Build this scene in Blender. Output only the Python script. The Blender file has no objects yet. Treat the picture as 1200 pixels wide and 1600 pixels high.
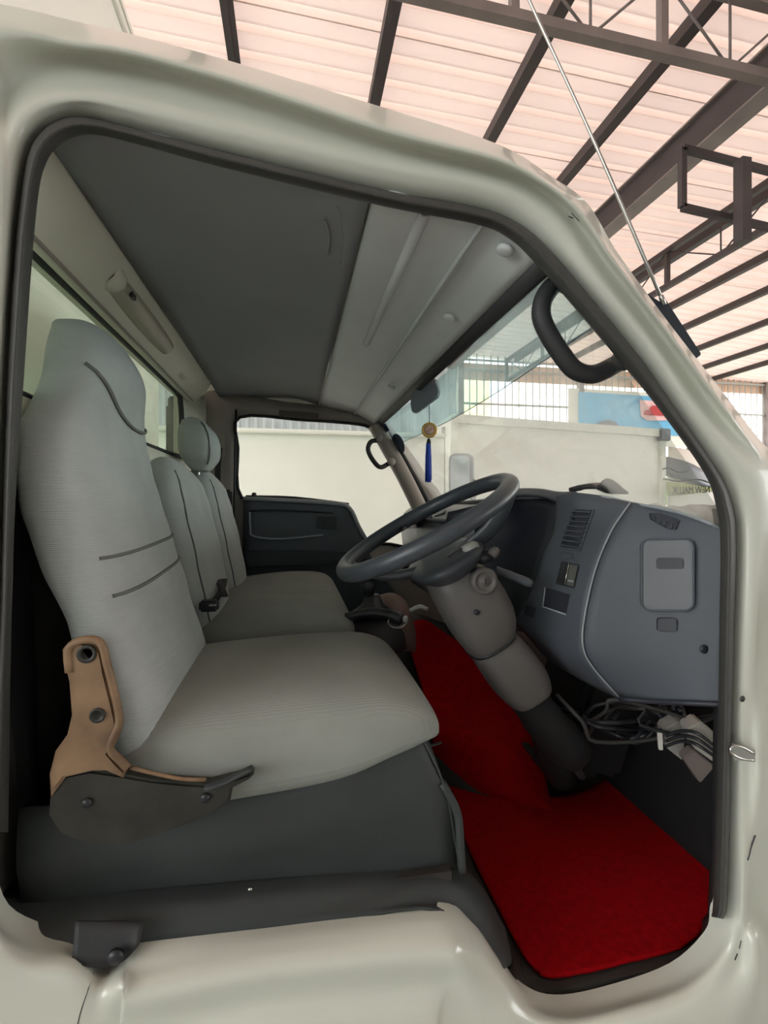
import bpy, bmesh, math, random
from mathutils import Vector as V, Matrix
random.seed(7)
R = math.radians
S = bpy.context.scene
COL = S.collection
# ---------------------------------------------------------------- camera
EYE = V((0, 0, 1.6)); YAW = R(10.5); FOC = 760.0
cam_d = bpy.data.cameras.new('camera'); cam = bpy.data.objects.new('camera', cam_d); COL.objects.link(cam)
cam.location = EYE; cam.rotation_euler = (R(90), 0, -YAW)
cam_d.sensor_fit = 'HORIZONTAL'; cam_d.sensor_width = 36; cam_d.lens = 36 * FOC / 1200
cam_d.shift_y = -11 / 1200; cam_d.clip_start = 0.02; cam_d.clip_end = 300
S.camera = cam
# ---------------------------------------------------------------- sky and light
W = bpy.data.worlds.new('sky'); S.world = W; W.use_nodes = True
wn = W.node_tree.nodes; wl = W.node_tree.links
bg = wn['Background']; bg.inputs['Strength'].default_value = 4.2
tc = wn.new('ShaderNodeTexCoord'); sp = wn.new('ShaderNodeSeparateXYZ'); cr = wn.new('ShaderNodeValToRGB')
wl.new(tc.outputs['Generated'], sp.inputs[0]); wl.new(sp.outputs['Z'], cr.inputs[0]); wl.new(cr.outputs[0], bg.inputs[0])
cr.color_ramp.elements[0].color = (1.0, .99, .97, 1); cr.color_ramp.elements[1].color = (.86, .93, 1.0, 1)
sun_d = bpy.data.lights.new('sun', 'SUN'); sun_d.energy = 2.5; sun_d.angle = R(8); sun_d.color = (1, .97, .92)
sun = bpy.data.objects.new('sun', sun_d); COL.objects.link(sun); sun.rotation_euler = (R(-32), R(28), 0)
vs = S.view_settings
S.display_settings.display_device = 'sRGB'
vs.view_transform = 'Standard'; vs.look = 'None'; vs.exposure = 0.52; vs.gamma = 1; vs.use_curve_mapping = False
S.cycles.max_bounces = 10; S.cycles.diffuse_bounces = 6; S.cycles.transparent_max_bounces = 16
S.cycles.use_denoising = True
# ---------------------------------------------------------------- pixel -> world (measured rays)
FW = V((math.sin(YAW), math.cos(YAW), 0)); RT = V((math.cos(YAW), -math.sin(YAW), 0)); UP = V((0, 0, 1))
def ray(px, py): return FW * FOC + RT * (px - 600) + UP * (789 - py)
def PY(px, py, y): d = ray(px, py); return EYE + d * (y / d.y)
def PXx(px, py, x): d = ray(px, py); return EYE + d * (x / d.x)
def PZ(px, py, z): d = ray(px, py); return EYE + d * ((z - EYE.z) / d.z)
# ---------------------------------------------------------------- materials
MATS = {}
def s2l(c): return tuple(((v/255)/12.92 if v/255 <= .04045 else ((v/255+.055)/1.055)**2.4) for v in c)
def mat(name, rgb, rough=.6, metal=0, var=.08, vs_=6, bump=0, bs=200, spec=.5, wave=None, coat=0, rgb2=None, trans=0, bdist=.002):
    m = bpy.data.materials.new(name); m.use_nodes = True; n = m.node_tree.nodes; l = m.node_tree.links
    b = n['Principled BSDF']; c = s2l(rgb)
    b.inputs['Roughness'].default_value = rough; b.inputs['Metallic'].default_value = metal
    b.inputs['Specular IOR Level'].default_value = spec; b.inputs['Coat Weight'].default_value = coat
    t = n.new('ShaderNodeTexCoord'); nz = n.new('ShaderNodeTexNoise'); nz.inputs['Scale'].default_value = vs_
    nz.inputs['Detail'].default_value = 5
    l.new(t.outputs['Object'], nz.inputs['Vector']); r = n.new('ShaderNodeValToRGB')
    r.color_ramp.elements[0].position = .3; r.color_ramp.elements[1].position = .7
    lo = s2l(rgb2) if rgb2 else tuple(x*(1-var) for x in c)
    r.color_ramp.elements[0].color = (*lo, 1); r.color_ramp.elements[1].color = (*[min(1, x*(1+var*.6)) if not rgb2 else x for x in c], 1)
    l.new(nz.outputs['Fac'], r.inputs[0]); l.new(r.outputs[0], b.inputs['Base Color'])
    if bump:
        bn = n.new('ShaderNodeBump'); bn.inputs['Strength'].default_value = bump; bn.inputs['Distance'].default_value = bdist
        if wave:
            w = n.new('ShaderNodeTexWave'); w.wave_type = 'BANDS'; w.bands_direction = wave; w.inputs['Scale'].default_value = bs
            w.inputs['Distortion'].default_value = 1.0; w.inputs['Detail'].default_value = 1; l.new(t.outputs['Object'], w.inputs['Vector']); l.new(w.outputs['Fac'], bn.inputs['Height'])
        else:
            q = n.new('ShaderNodeTexNoise'); q.inputs['Scale'].default_value = bs; l.new(t.outputs['Object'], q.inputs['Vector']); l.new(q.outputs['Fac'], bn.inputs['Height'])
        l.new(bn.outputs[0], b.inputs['Normal'])
    if trans:
        tr = n.new('ShaderNodeBsdfTranslucent'); tr.inputs[0].default_value = (*c, 1); mx = n.new('ShaderNodeMixShader'); mx.inputs[0].default_value = trans
        o = n['Material Output']; l.new(b.outputs[0], mx.inputs[1]); l.new(tr.outputs[0], mx.inputs[2]); l.new(mx.outputs[0], o.inputs[0])
    MATS[name] = m; return m
def glassmat(name, tint, haze, hazecol=(1, 1, 1), refl=.06):
    m = bpy.data.materials.new(name); m.use_nodes = True; n = m.node_tree.nodes; l = m.node_tree.links
    n.remove(n['Principled BSDF']); o = n['Material Output']
    t = n.new('ShaderNodeBsdfTransparent'); t.inputs[0].default_value = (*tint, 1)
    g = n.new('ShaderNodeBsdfGlossy'); g.inputs['Roughness'].default_value = .03
    lw = n.new('ShaderNodeLayerWeight'); lw.inputs['Blend'].default_value = .25
    mu = n.new('ShaderNodeMath'); mu.operation = 'MULTIPLY'; mu.inputs[1].default_value = refl * 4; l.new(lw.outputs['Fresnel'], mu.inputs[0])
    a = n.new('ShaderNodeMixShader'); l.new(mu.outputs[0], a.inputs[0]); l.new(t.outputs[0], a.inputs[1]); l.new(g.outputs[0], a.inputs[2])
    tl = n.new('ShaderNodeBsdfTranslucent'); tl.inputs[0].default_value = (*hazecol, 1)
    c = n.new('ShaderNodeTexCoord'); nz = n.new('ShaderNodeTexNoise'); nz.inputs['Scale'].default_value = 7; nz.inputs['Detail'].default_value = 8
    l.new(c.outputs['Object'], nz.inputs['Vector']); m2 = n.new('ShaderNodeMath'); m2.operation = 'MULTIPLY'; m2.inputs[1].default_value = haze * 2; l.new(nz.outputs['Fac'], m2.inputs[0])
    b = n.new('ShaderNodeMixShader'); l.new(m2.outputs[0], b.inputs[0]); l.new(a.outputs[0], b.inputs[1]); l.new(tl.outputs[0], b.inputs[2]); l.new(b.outputs[0], o.inputs[0])
    MATS[name] = m; return m
paint = mat('cab_paint', (206, 209, 197), .28, var=.04, vs_=3, coat=.6)
paint_dull = mat('inner_cab_paint', (206, 205, 188), .5, var=.06)
trim_beige = mat('beige_trim', (226, 226, 210), .5, var=.05, bump=.15, bs=300)
rubber = mat('black_rubber', (62, 62, 60), .55, bump=.4, bs=260, var=.15)
rubber_soft = mat('soft_rubber', (44, 45, 47), .6, bump=.2, bs=120, var=.15)
headl = mat('headliner_vinyl', (150, 154, 158), .75, bump=.15, bs=500, var=.06, vs_=3)
console = mat('overhead_plastic', (208, 214, 214), .5, bump=.1, bs=400, var=.04)
sidetrim = mat('far_side_paint', (158, 150, 142), .5, var=.08, vs_=4)
fabric = mat('grey_seat_fabric', (176, 182, 180), .9, var=.09, vs_=9, bump=.35, bs=100, wave='Z', spec=.2, bdist=.0015)
fabric_cush = mat('grey_cushion_fabric', (146, 149, 143), .9, var=.13, vs_=5, bump=.35, bs=75, wave='Y', spec=.2, bdist=.001)
fabric_side = mat('side_knit_fabric', (165, 168, 162), .9, var=.1, bump=.7, bs=60, wave='DIAGONAL', spec=.2)
seam = mat('seam_thread', (112, 114, 112), .9)
skirt = mat('dark_seat_vinyl', (52, 57, 57), .6, var=.15, vs_=8, bump=.2, bs=60)
brack = mat('tan_plastic_bracket', (156, 126, 95), .5, rgb2=(108, 84, 62), vs_=14, bump=.1, bs=60)
brack_dark = mat('dirty_dark_plastic', (52, 52, 46), .5, rgb2=(34, 34, 30), vs_=18, bump=.2, bs=60)
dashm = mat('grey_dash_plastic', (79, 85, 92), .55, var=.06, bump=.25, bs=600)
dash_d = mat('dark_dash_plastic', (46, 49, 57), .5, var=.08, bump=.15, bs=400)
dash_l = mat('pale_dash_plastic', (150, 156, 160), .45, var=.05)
shroudm = mat('column_plastic', (96, 93, 91), .5, var=.08, vs_=10, bump=.15, bs=300)
wheelm = mat('steering_wheel_plastic', (62, 68, 74), .36, var=.1, bump=.15, bs=300)
blackp = mat('black_plastic', (38, 40, 44), .4, var=.15)
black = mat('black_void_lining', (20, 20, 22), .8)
chrome = mat('worn_chrome', (200, 200, 196), .25, metal=1)
galv = mat('galvanised_steel', (170, 172, 168), .5, metal=.3)
steel_d = mat('dark_painted_steel', (66, 58, 58), .55, var=.2, vs_=3)
steel_m = mat('grey_steel_truss', (128, 118, 114), .5, var=.2, vs_=4)
carpet = mat('red_carpet', (165, 4, 14), .95, var=.22, vs_=60, bump=.9, bs=500, spec=.1, bdist=.003)
floorm = mat('dark_floor_vinyl', (54, 52, 50), .6, rgb2=(40, 36, 32), vs_=12, bump=.3, bs=80)
brown = mat('brown_tunnel_cover', (122, 100, 92), .7, var=.15)
webbing = mat('belt_webbing', (52, 52, 52), .8)
roofm = mat('pale_roof_sheet', (240, 228, 222), .6, var=.05, vs_=1.2, trans=.31)
roofo = mat('opaque_roof_sheet', (226, 214, 204), .6, var=.05, vs_=1.2, trans=.08)  # unseen sheets behind the camera, made near opaque to dim the near side
wallm = mat('white_plaster', (243, 246, 236), .8, var=.05, vs_=1.5)
corr = mat('corrugated_grey_sheet', (186, 196, 200), .5, var=.12, vs_=2)
boxw = mat('white_box_panel', (240, 240, 230), .5, var=.04, vs_=1.0)
ground_m = mat('concrete_ground', (160, 158, 150), .9, rgb2=(136, 134, 126), vs_=2)
stone = mat('rough_grey_rubble', (170, 172, 168), .9, rgb2=(110, 112, 110), vs_=5, bump=1, bs=9, bdist=.06)
leafm = mat('sunlit_leaves', (150, 190, 70), .7, rgb2=(90, 140, 40), vs_=3, trans=.3)
barkm = mat('tree_bark', (110, 92, 72), .9)
bluem = mat('blue_banner', (110, 190, 232), .6, var=.1)
redm = mat('red_print', (190, 60, 64), .6)
pinkm = mat('pink_print', (240, 200, 200), .6)
peach = mat('peach_fascia_board', (232, 200, 176), .7)
goldm = mat('gold_medallion', (226, 190, 110), .35, metal=.5, bump=.6, bs=300, var=.2)
amber = mat('brown_disc_relief', (176, 120, 96), .5, rgb2=(220, 200, 190), vs_=90)
bluet = mat('blue_silk_tassel', (50, 88, 200), .6, var=.3, vs_=300)
mirror_back = mat('mirror_grey', (112, 120, 128), .4)
mirror_g = mat('mirror_glass', (210, 220, 222), .08, metal=1)
navy = mat('navy_plate', (26, 38, 50), .5)
greencloth = mat('olive_visor', (180, 190, 130), .7, var=.1)
ink = mat('dark_print', (52, 60, 50), .8)
stickm = mat('dark_sticker', (60, 76, 104), .6)
yellowm = mat('yellow_wall', (236, 224, 170), .8)
wind = glassmat('windscreen_glass', (.95, .98, .96), .15, (.95, 1, .98))
band = glassmat('tinted_windscreen_band', (.74, .86, .86), .16, (.8, .95, .98))
rear_g = glassmat('greenish_rear_glass', (.88, .96, .90), .12, (.9, 1, .92))
clear = glassmat('side_glass', (.97, .98, .97), .01)
# ---------------------------------------------------------------- mesh helpers
ORG = {}
def empty(name, loc, label=None, cat=None, group=None):
    o = bpy.data.objects.new(name, None); COL.objects.link(o); o.location = loc; o.empty_display_size = .05
    ORG[o.name] = V(loc)
    if label: tag(o, label, cat, group)
    return o
def tag(o, label=None, cat=None, group=None, kind=None):
    if label: o['label'] = label
    if cat: o['category'] = cat
    if group: o['group'] = group
    if kind: o['kind'] = kind
    return o
def obj(name, bm, m, parent=None, smooth=True, loc=None, label=None, autos=None):
    org = ORG[parent.name] if parent else (V(loc) if loc is not None else V((0, 0, 0)))
    for v in bm.verts: v.co = v.co - org
    if autos is not None:
        ed = [e for e in bm.edges if len(e.link_faces) == 2 and e.calc_face_angle(0) > R(autos)]
        bmesh.ops.split_edges(bm, edges=ed)
    me = bpy.data.meshes.new(name); bm.to_mesh(me); bm.free()
    me.materials.append(m)
    for p in me.polygons: p.use_smooth = smooth
    o = bpy.data.objects.new(name, me); COL.objects.link(o)
    if parent: o.parent = parent
    else: o.location = org
    ORG[o.name] = org
    if label: o['label'] = label
    return o
def catmull(pts, n, closed=False):
    N = len(pts); out = []
    if N < 3 and not closed:
        for i in range(N-1):
            for k in range(n): out.append(pts[i].lerp(pts[i+1], k/n))
        return out + [pts[-1]]
    rng = range(N if closed else N-1)
    for i in rng:
        if closed: p0, p1, p2, p3 = pts[(i-1) % N], pts[i], pts[(i+1) % N], pts[(i+2) % N]
        else:
            p1, p2 = pts[i], pts[i+1]
            p0 = pts[i-1] if i else p1*2-p2
            p3 = pts[i+2] if i+2 < N else p2*2-p1
        for k in range(n):
            t = k/n; t2 = t*t; t3 = t2*t
            out.append(.5*((2*p1)+(p2-p0)*t+(2*p0-5*p1+4*p2-p3)*t2+(3*p1-p0-3*p2+p3)*t3))
    if not closed: out.append(pts[-1].copy())
    return out
def grid(rows, nu=1, nv=1, closed=False, bm=None, cap=False):
    """rows: list of lists of Vectors; smooth-upsampled to a quad grid"""
    bm = bm or bmesh.new()
    if nu > 1 or closed: rows = [catmull(r, nu, closed) for r in rows]
    if nv > 1:
        cols = [catmull([r[j] for r in rows], nv) for j in range(len(rows[0]))]
        rows = [[c[i] for c in cols] for i in range(len(cols[0]))]
    vs = [[bm.verts.new(p) for p in r] for r in rows]
    n = len(rows[0])
    for i in range(len(rows)-1):
        for j in range(n if closed else n-1):
            a, b, c, d = vs[i][j], vs[i][(j+1) % n], vs[i+1][(j+1) % n], vs[i+1][j]
            try: bm.faces.new((a, b, c, d))
            except ValueError: pass
    if cap and closed:
        bm.faces.new(vs[0][::-1]); bm.faces.new(vs[-1])
    return bm
def toward(bm, p=EYE, thick=0):
    bm.normal_update()
    s = sum(f.normal.dot(p - f.calc_center_median()) * f.calc_area() for f in bm.faces)
    if s < 0: bmesh.ops.reverse_faces(bm, faces=bm.faces[:])
    if thick:
        bm.normal_update()
        bmesh.ops.solidify(bm, geom=bm.faces[:], thickness=thick)
    return bm
def fixn(bm): bmesh.ops.recalc_face_normals(bm, faces=bm.faces[:]); return bm
def patch(name, rows, m, parent, nu=4, nv=4, thick=.004, smooth=True, label=None, kind=None):
    bm = grid([[PY(*p) if not isinstance(p, V) else p for p in r] for r in rows], nu, nv)
    toward(bm, thick=thick)
    o = obj(name, bm, m, parent, smooth, label=label)
    if kind: o['kind'] = kind
    return o
def poly(name, pts, m, parent, ext, label=None, bev=0, bm=None):
    """planar polygon (Vectors) extruded along vector ext"""
    own = bm is None
    bm = bm or bmesh.new()
    a = [bm.verts.new(p) for p in pts]; b = [bm.verts.new(p + ext) for p in pts]; n = len(pts)
    bm.faces.new(a); bm.faces.new(b[::-1])
    for i in range(n): bm.faces.new((a[(i+1) % n], a[i], b[i], b[(i+1) % n]))
    if not own: return bm
    fixn(bm)
    if bev: bmesh.ops.bevel(bm, geom=bm.edges[:], offset=bev, segments=2, affect='EDGES')
    return obj(name, bm, m, parent, smooth=False, label=label)
def box(bm, c, s, rot=None, bev=0):
    t = Matrix.Translation(V(c)) @ (rot.to_4x4() if rot else Matrix.Identity(4)) @ Matrix.Diagonal((*s, 1))
    g = bmesh.ops.create_cube(bm, size=1, matrix=t)
    if bev:
        es = list({e for v in g['verts'] for e in v.link_edges})
        bmesh.ops.bevel(bm, geom=es, offset=bev, segments=2, affect='EDGES')
    return bm
def beam(bm, a, b, w, h, up=V((0, 0, 1))):
    a = V(a); b = V(b); d = b-a; L = d.length; d.normalize()
    x = d.cross(up)
    if x.length < 1e-4: x = d.cross(V((1, 0, 0)))
    x.normalize(); z = x.cross(d)
    m = Matrix((x, d, z)).transposed()
    return box(bm, (a+b)/2, (w, L, h), m)
def tube(pts, r, seg=10, n=1, closed=False, bm=None, flat=None):
    pts = [V(p) for p in pts]
    if n > 1: pts = catmull(pts, n, closed)
    N = len(pts); rows = []; prev = None
    for i, p in enumerate(pts):
        t = (pts[(i+1) % N]-pts[i-1]) if closed else (pts[min(i+1, N-1)]-pts[max(i-1, 0)])
        t.normalize()
        if prev is None:
            u = t.cross(V((0, 0, 1)));
            if u.length < .1: u = t.cross(V((1, 0, 0)))
        else: u = prev - t*prev.dot(t)
        u.normalize(); prev = u; w = t.cross(u)
        rr = r[i*(len(r)-1)//max(1, N-1)] if isinstance(r, (list, tuple)) else r
        fl = flat or 1
        rows.append([p + u*rr*math.cos(2*math.pi*k/seg) + w*rr*fl*math.sin(2*math.pi*k/seg) for k in range(seg)])
    if closed: rows.append(rows[0])
    bm = bm or bmesh.new()
    vs = [[bm.verts.new(p) for p in r_] for r_ in (rows[:-1] if closed else rows)]
    if closed: vs.append(vs[0])
    for i in range(len(vs)-1):
        for j in range(seg):
            bm.faces.new((vs[i][j], vs[i][(j+1) % seg], vs[i+1][(j+1) % seg], vs[i+1][j]))
    if not closed: bm.faces.new(vs[0][::-1]); bm.faces.new(vs[-1])
    return fixn(bm)
def lathe(prof, c, axis, seg=24, bm=None):
    """prof: (radius, along axis)"""
    axis = V(axis).normalized(); u = axis.cross(V((0, 1, 0)))
    if u.length < .1: u = axis.cross(V((1, 0, 0)))
    u.normalize(); w = axis.cross(u); c = V(c)
    rows = [[c + axis*h + (u*math.cos(2*math.pi*k/seg) + w*math.sin(2*math.pi*k/seg))*max(r, 1e-4) for k in range(seg)] for r, h in prof]
    bm = bm or bmesh.new()
    vs = [[bm.verts.new(p) for p in r_] for r_ in rows]
    for i in range(len(vs)-1):
        for j in range(seg): bm.faces.new((vs[i][j], vs[i][(j+1) % seg], vs[i+1][(j+1) % seg], vs[i+1][j]))
    bm.faces.new(vs[0][::-1]); bm.faces.new(vs[-1])
    return fixn(bm)
def sring(c, a, b, ha, hb, n=3.0, N=32):
    out = []
    for k in range(N):
        t = 2*math.pi*k/N; ct, st = math.cos(t), math.sin(t)
        out.append(V(c) + V(a)*ha*math.copysign(abs(ct)**(2/n), ct) + V(b)*hb*math.copysign(abs(st)**(2/n), st))
    return out
def loft(rings, nv=3):
    bm = bmesh.new()
    cols = [catmull([r[j] for r in rings], nv) for j in range(len(rings[0]))]
    rows = [[c[i] for c in cols] for i in range(len(cols[0]))]
    vs = [[bm.verts.new(p) for p in r] for r in rows]; n = len(rows[0])
    for i in range(len(vs)-1):
        for j in range(n): bm.faces.new((vs[i][j], vs[i][(j+1) % n], vs[i+1][(j+1) % n], vs[i+1][j]))
    bm.faces.new(vs[0][::-1]); bm.faces.new(vs[-1])
    return fixn(bm)
def interp(tab, z):
    for (a, *va), (b, *vb) in zip(tab, tab[1:]):
        if a <= z <= b or (b == tab[-1][0] and z > b):
            t = min(1, max(0, (z-a)/(b-a))); t = t*t*(3-2*t)*.5 + t*.5
            return [p+(q-p)*t for p, q in zip(va, vb)]
    return list(tab[0][1:])
from mathutils.bvhtree import BVHTree
BV = {}
def hit(o, px, py, off=0):
    if o.name not in BV:
        org = ORG[o.name]; BV[o.name] = BVHTree.FromPolygons([v.co + org for v in o.data.vertices], [tuple(p.vertices) for p in o.data.polygons])
    d = ray(px, py).normalized(); q = BV[o.name].ray_cast(EYE, d)[0]
    if q is None: q = EYE + d*1.2; print('MISS', o.name, px, py)
    return q - d*off
# ================================================================ SETTING: shed
ground = bmesh.new(); g = bmesh.ops.create_grid(ground, x_segments=8, y_segments=8, size=60)
o = obj('floor', ground, ground_m, smooth=False); o['kind'] = 'structure'
SL = math.tan(R(2.2)); H0 = 5.52
def roofz(x): return H0 - SL*x
def roof_hit(px, py, drop=0):
    d = ray(px, py); t = (H0 - drop - EYE.z) / (d.z + SL*d.x); return EYE + d*t
ceil = empty('ceiling', (0, 0, 5.5)); ceil['kind'] = 'structure'
pr = [(0, 0), (.17, 0), (.185, .05), (.235, .05), (.25, 0)]
YR0, YR1, XR0, XR1 = -9.0, 11.6, -9.0, 17.0
y = YR0
while y < YR1 - .01:                       # metre-wide corrugated sheets lying across the purlins
    bm = bmesh.new(); pts = []
    for k in range(4):
        for (dy, dz) in pr[:-1]: pts.append((y + k*.25 + dy, dz))
    pts.append((y + 1.01, 0))
    rows = [[V((x, min(py_, YR1+.3), roofz(x) + .06 + dz)) for (py_, dz) in pts] for x in (XR0, XR1)]
    grid(rows, bm=bm); toward(bm, thick=.002)
    obj('roof_sheet', bm, roofm if y > -2.5 else roofo, ceil, smooth=False)
    y += 1.0
for px, py in ((350, 0), (612, 0), (877, 0), (1110, 0), (1200, 303), (1200, 398), (1200, 452), (1200, 502), (1200, 540), (1200, 566)):
    X = roof_hit(px, py).x
    bm = bmesh.new(); beam(bm, (X, YR0, roofz(X)), (X, YR1, roofz(X)), .06, .11)
    box(bm, (X+.05, (YR0+YR1)/2, roofz(X)-.045), (.05, YR1-YR0, .008))
    obj('purlin', bm, steel_d, ceil, smooth=False)
XP0 = roof_hit(350, 0).x
for k in range(1, 6):
    X = XP0 - 1.25*k; bm = bmesh.new(); beam(bm, (X, YR0, roofz(X)), (X, YR1, roofz(X)), .06, .11); obj('purlin', bm, steel_d, ceil, smooth=False)
# big eaves beam: H section
Xb = roof_hit(1200, 115, .25).x
gb = empty('girder', (Xb, 0, 5)); gb['label'] = 'broad brown steel girder running under the shed roof'; gb['category'] = 'girder'
bm = bmesh.new(); zb = roofz(Xb)-.22
box(bm, (Xb, 3.3, zb), (.03, 16.6, .30)); obj('web', bm, steel_d, gb, smooth=False)
bm = bmesh.new(); box(bm, (Xb+.04, 3.3, zb-.16), (.19, 16.6, .02)); obj('flange', bm, steel_m, gb, smooth=False)
bm = bmesh.new(); box(bm, (Xb+.04, 3.3, zb+.16), (.19, 16.6, .02)); obj('flange', bm, steel_m, gb, smooth=False)
def truss(name, A, B, hgt, step, label, m, first_up=0, wide=.07, grp='roof trusses of the shed'):
    A = V(A); B = V(B); t = empty(name, A, label, 'truss'); d = (B-A); L = d.length; n = max(2, round(L/step)); up = V((0, 0, hgt))
    bm = bmesh.new(); beam(bm, A, B, wide, wide); obj('chord', bm, m, t, smooth=False)
    bm = bmesh.new(); beam(bm, A+up, B+up, wide, wide); obj('chord', bm, m, t, smooth=False)
    for i in range(n+1):
        p = A + d*(i/n)
        bm = bmesh.new(); beam(bm, p, p+up, wide*.8, wide*.8); obj('post', bm, m, t, smooth=False)
        if i < n:
            q = A + d*((i+1)/n); mid = (p+q)/2
            for a_, b_ in ((p+up, mid), (mid, q+up), (mid, mid+up)):
                obj('brace_rod', tube([a_, b_], .010, 6), m, t)
    return t
# truss across the shed near the camera (top of the photograph)
a_ = roof_hit(660, 0, .62); b_ = roof_hit(1190, 122, .62); ym = (a_.y*.35+b_.y*.65)
truss('roof_truss', (-4.2, ym, roofz(-4.2)-.60), (Xb-.1, ym, roofz(Xb)-.60), .55, 1.15, 'grey steel roof truss crossing above the pale cab roof', steel_m)
# truss running away on the right
Xt = roof_hit(1200, 358, .62).x
truss('roof_truss', (Xt, -1.0, roofz(Xt)-.60), (Xt, 11.4, roofz(Xt)-.60), .50, 1.9, 'dark steel roof truss running away beyond the girder', steel_d)
# rectangular hanger frame on the right
hf = empty('hanger_frame', PY(1066, 322, 3.6), 'dark rectangular steel frame hanging below the girder', 'steel frame')
c4 = [PY(1066, 232, 3.6), PY(1066, 324, 3.6), PY(1230, 362, 3.6), PY(1230, 275, 3.6)]
for i in range(4):
    bm = bmesh.new(); beam(bm, c4[i], c4[(i+1) % 4], .05, .05); obj('frame_bar', bm, steel_d, hf, smooth=False)
bm = bmesh.new(); beam(bm, PY(1160, 250, 3.5), PY(1160, 378, 3.5), .09, .09); obj('post', bm, steel_d, hf, smooth=False)
# far wall : corrugated sheet on the left, grille on the right
YW = 11.62
wl_ = empty('wall_back', (0, YW, 0)); wl_['kind'] = 'structure'
x = -9.0
while x < 4.0:
    bm = bmesh.new(); pts = []
    for k in range(5):
        for dx, dy in ((0, 0), (.1, 0), (.13, .03), (.17, .03)): pts.append((x+k*.2+dx, dy))
    pts.append((x+1.0, 0))
    grid([[V((px_, YW-dy, zz)) for px_, dy in pts] for zz in (0, 5.9)], bm=bm); toward(bm, thick=.004)
    obj('corrugated_panel', bm, corr, wl_, smooth=False); x += 1.0
fas = bmesh.new(); box(fas, (10.5, YW+.1, 4.98), (13, .05, .42)); obj('fascia_board', fas, peach, wl_, smooth=False)
gr = empty('grille_fence', (4.1, YW, 0), 'tall grey steel bar grille closing the far end of the shed', 'grille')
for zz in (2.45, 3.3, 4.15, 5.0, 5.25):
    bm = bmesh.new(); box(bm, (10.5, YW, zz), (12.8, .05, .05)); obj('rail', bm, galv, gr, smooth=False)
for k in range(68):
    bm = bmesh.new(); box(bm, (4.15 + k*.19, YW, 3.0), (.024, .024, 4.9)); obj('bar', bm, galv, gr, smooth=False)
for xx in (4.1, 7.4, 10.7, 13.2):
    bm = bmesh.new(); box(bm, (xx, YW, 2.65), (.14, .14, 5.3)); obj('post', bm, steel_m, gr, smooth=False)
bm = bmesh.new(); box(bm, (4, -9.1, 2.8), (26, .1, 5.6)); o = obj('wall_front', bm, corr, smooth=False); o['kind'] = 'structure'
# lit yellowish building beyond the grille
yb = empty('building', (4.5, 19, 0), 'pale yellow building wall standing beyond the bar grille', 'building')
bm = bmesh.new(); box(bm, (4.2, 19, 3.6), (7.4, .3, 7.2)); obj('wall', bm, yellowm, yb, smooth=False)
for k in range(4):
    bm = bmesh.new(); box(bm, (1.6+k*1.7, 18.83, 4.3), (.9, .06, 1.2)); w_ = obj('window', bm, boxw, yb, smooth=False)
    bm = bmesh.new(); box(bm, (1.6+k*1.7, 18.78, 4.3), (.74, .04, 1.04)); obj('pane', bm, mirror_back, w_, smooth=False)
# plaster wall seen through the far side window
bw = bmesh.new()
box(bw, (-3.2, 6.1, 1.23), (10.2, .16, 2.46)); o = obj('wall_side', bw, wallm, smooth=False); o['kind'] = 'structure'
bm = bmesh.new(); box(bm, (-3.2, 6.05, 2.48), (10.2, .30, .05), bev=.01); obj('coping', bm, wallm, o, smooth=False)
# rubble bank
bm = bmesh.new(); bmesh.ops.create_grid(bm, x_segments=60, y_segments=14, size=1)
for v in bm.verts:
    u, w_ = v.co.x, v.co.y
    v.co = V((8.4 + u*4, 5.35 + w_*.6, (1.0-w_*w_)*1.62 + random.uniform(-.05, .05)*(1-abs(w_))))
toward(bm, V((0, 0, 6)), .02)
tag(obj('rubble_bank', bm, stone, loc=(8.4, 5.35, 0)), 'low bank of rough grey rubble beyond the dashboard', 'rubble')
# white box truck body
bt = empty('box_truck', (3.5, 7, 0), 'white box truck body parked ahead, seen through the windscreen', 'truck')
A_ = V((2.13, 6.32, 0)); B_ = V((5.92, 7.0, 0)); L_ = V((2.3, 11.3, 0)); M_ = V((5.94, 11.3, 0))
zt, zo = 2.80, .75
for nm, p, q in (('front_panel', A_, B_), ('side_panel', L_, A_), ('rear_panel', B_, M_)):
    d = (q-p).normalized(); nrm = V((d.y, -d.x, 0))
    poly(nm, [p+UP*zo, q+UP*zo, q+UP*zt, p+UP*zt], boxw, bt, -nrm*.05)
poly('roof', [A_+UP*zt, B_+UP*zt, M_+UP*zt, L_+UP*zt], boxw, bt, UP*.04)
for p in (A_, B_, L_):
    bm = bmesh.new(); box(bm, p+UP*(zo+zt)/2, (.10, .10, zt-zo+.04), bev=.012); obj('corner_post', bm, wallm, bt, smooth=False)
bm = bmesh.new(); box(bm, B_+UP*(zt-.06)+V((0, -.03, 0)), (.2, .14, .2), bev=.02); obj('corner_cap', bm, mirror_back, bt, smooth=False)
for p, q in ((A_, B_), (A_, L_)):
    d = (q-p).normalized(); nrm = V((d.y, -d.x, 0)); nrm = nrm if nrm.y < 0 or nrm.x < 0 else -nrm
    bm = bmesh.new(); beam(bm, p+UP*(zt-.03)+nrm*.03, q+UP*(zt-.03)+nrm*.03, .05, .12); obj('top_rail', bm, wallm, bt, smooth=False)
for yy in (6.75, 8.0, 9.3):
    bm = bmesh.new(); box(bm, (2.11+(yy-6.3)*.034, yy, 1.75), (.05, .05, 1.95)); obj('door_seam_bar', bm, galv, bt, smooth=False)
bm = bmesh.new(); box(bm, (2.08, 6.95, 2.45), (.06, .10, .22), bev=.01); obj('hinge', bm, galv, bt, smooth=False)
bm = bmesh.new(); box(bm, (4.0, 8.6, .6), (3.4, 4.6, .3)); obj('chassis', bm, blackp, bt, smooth=False)
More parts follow.
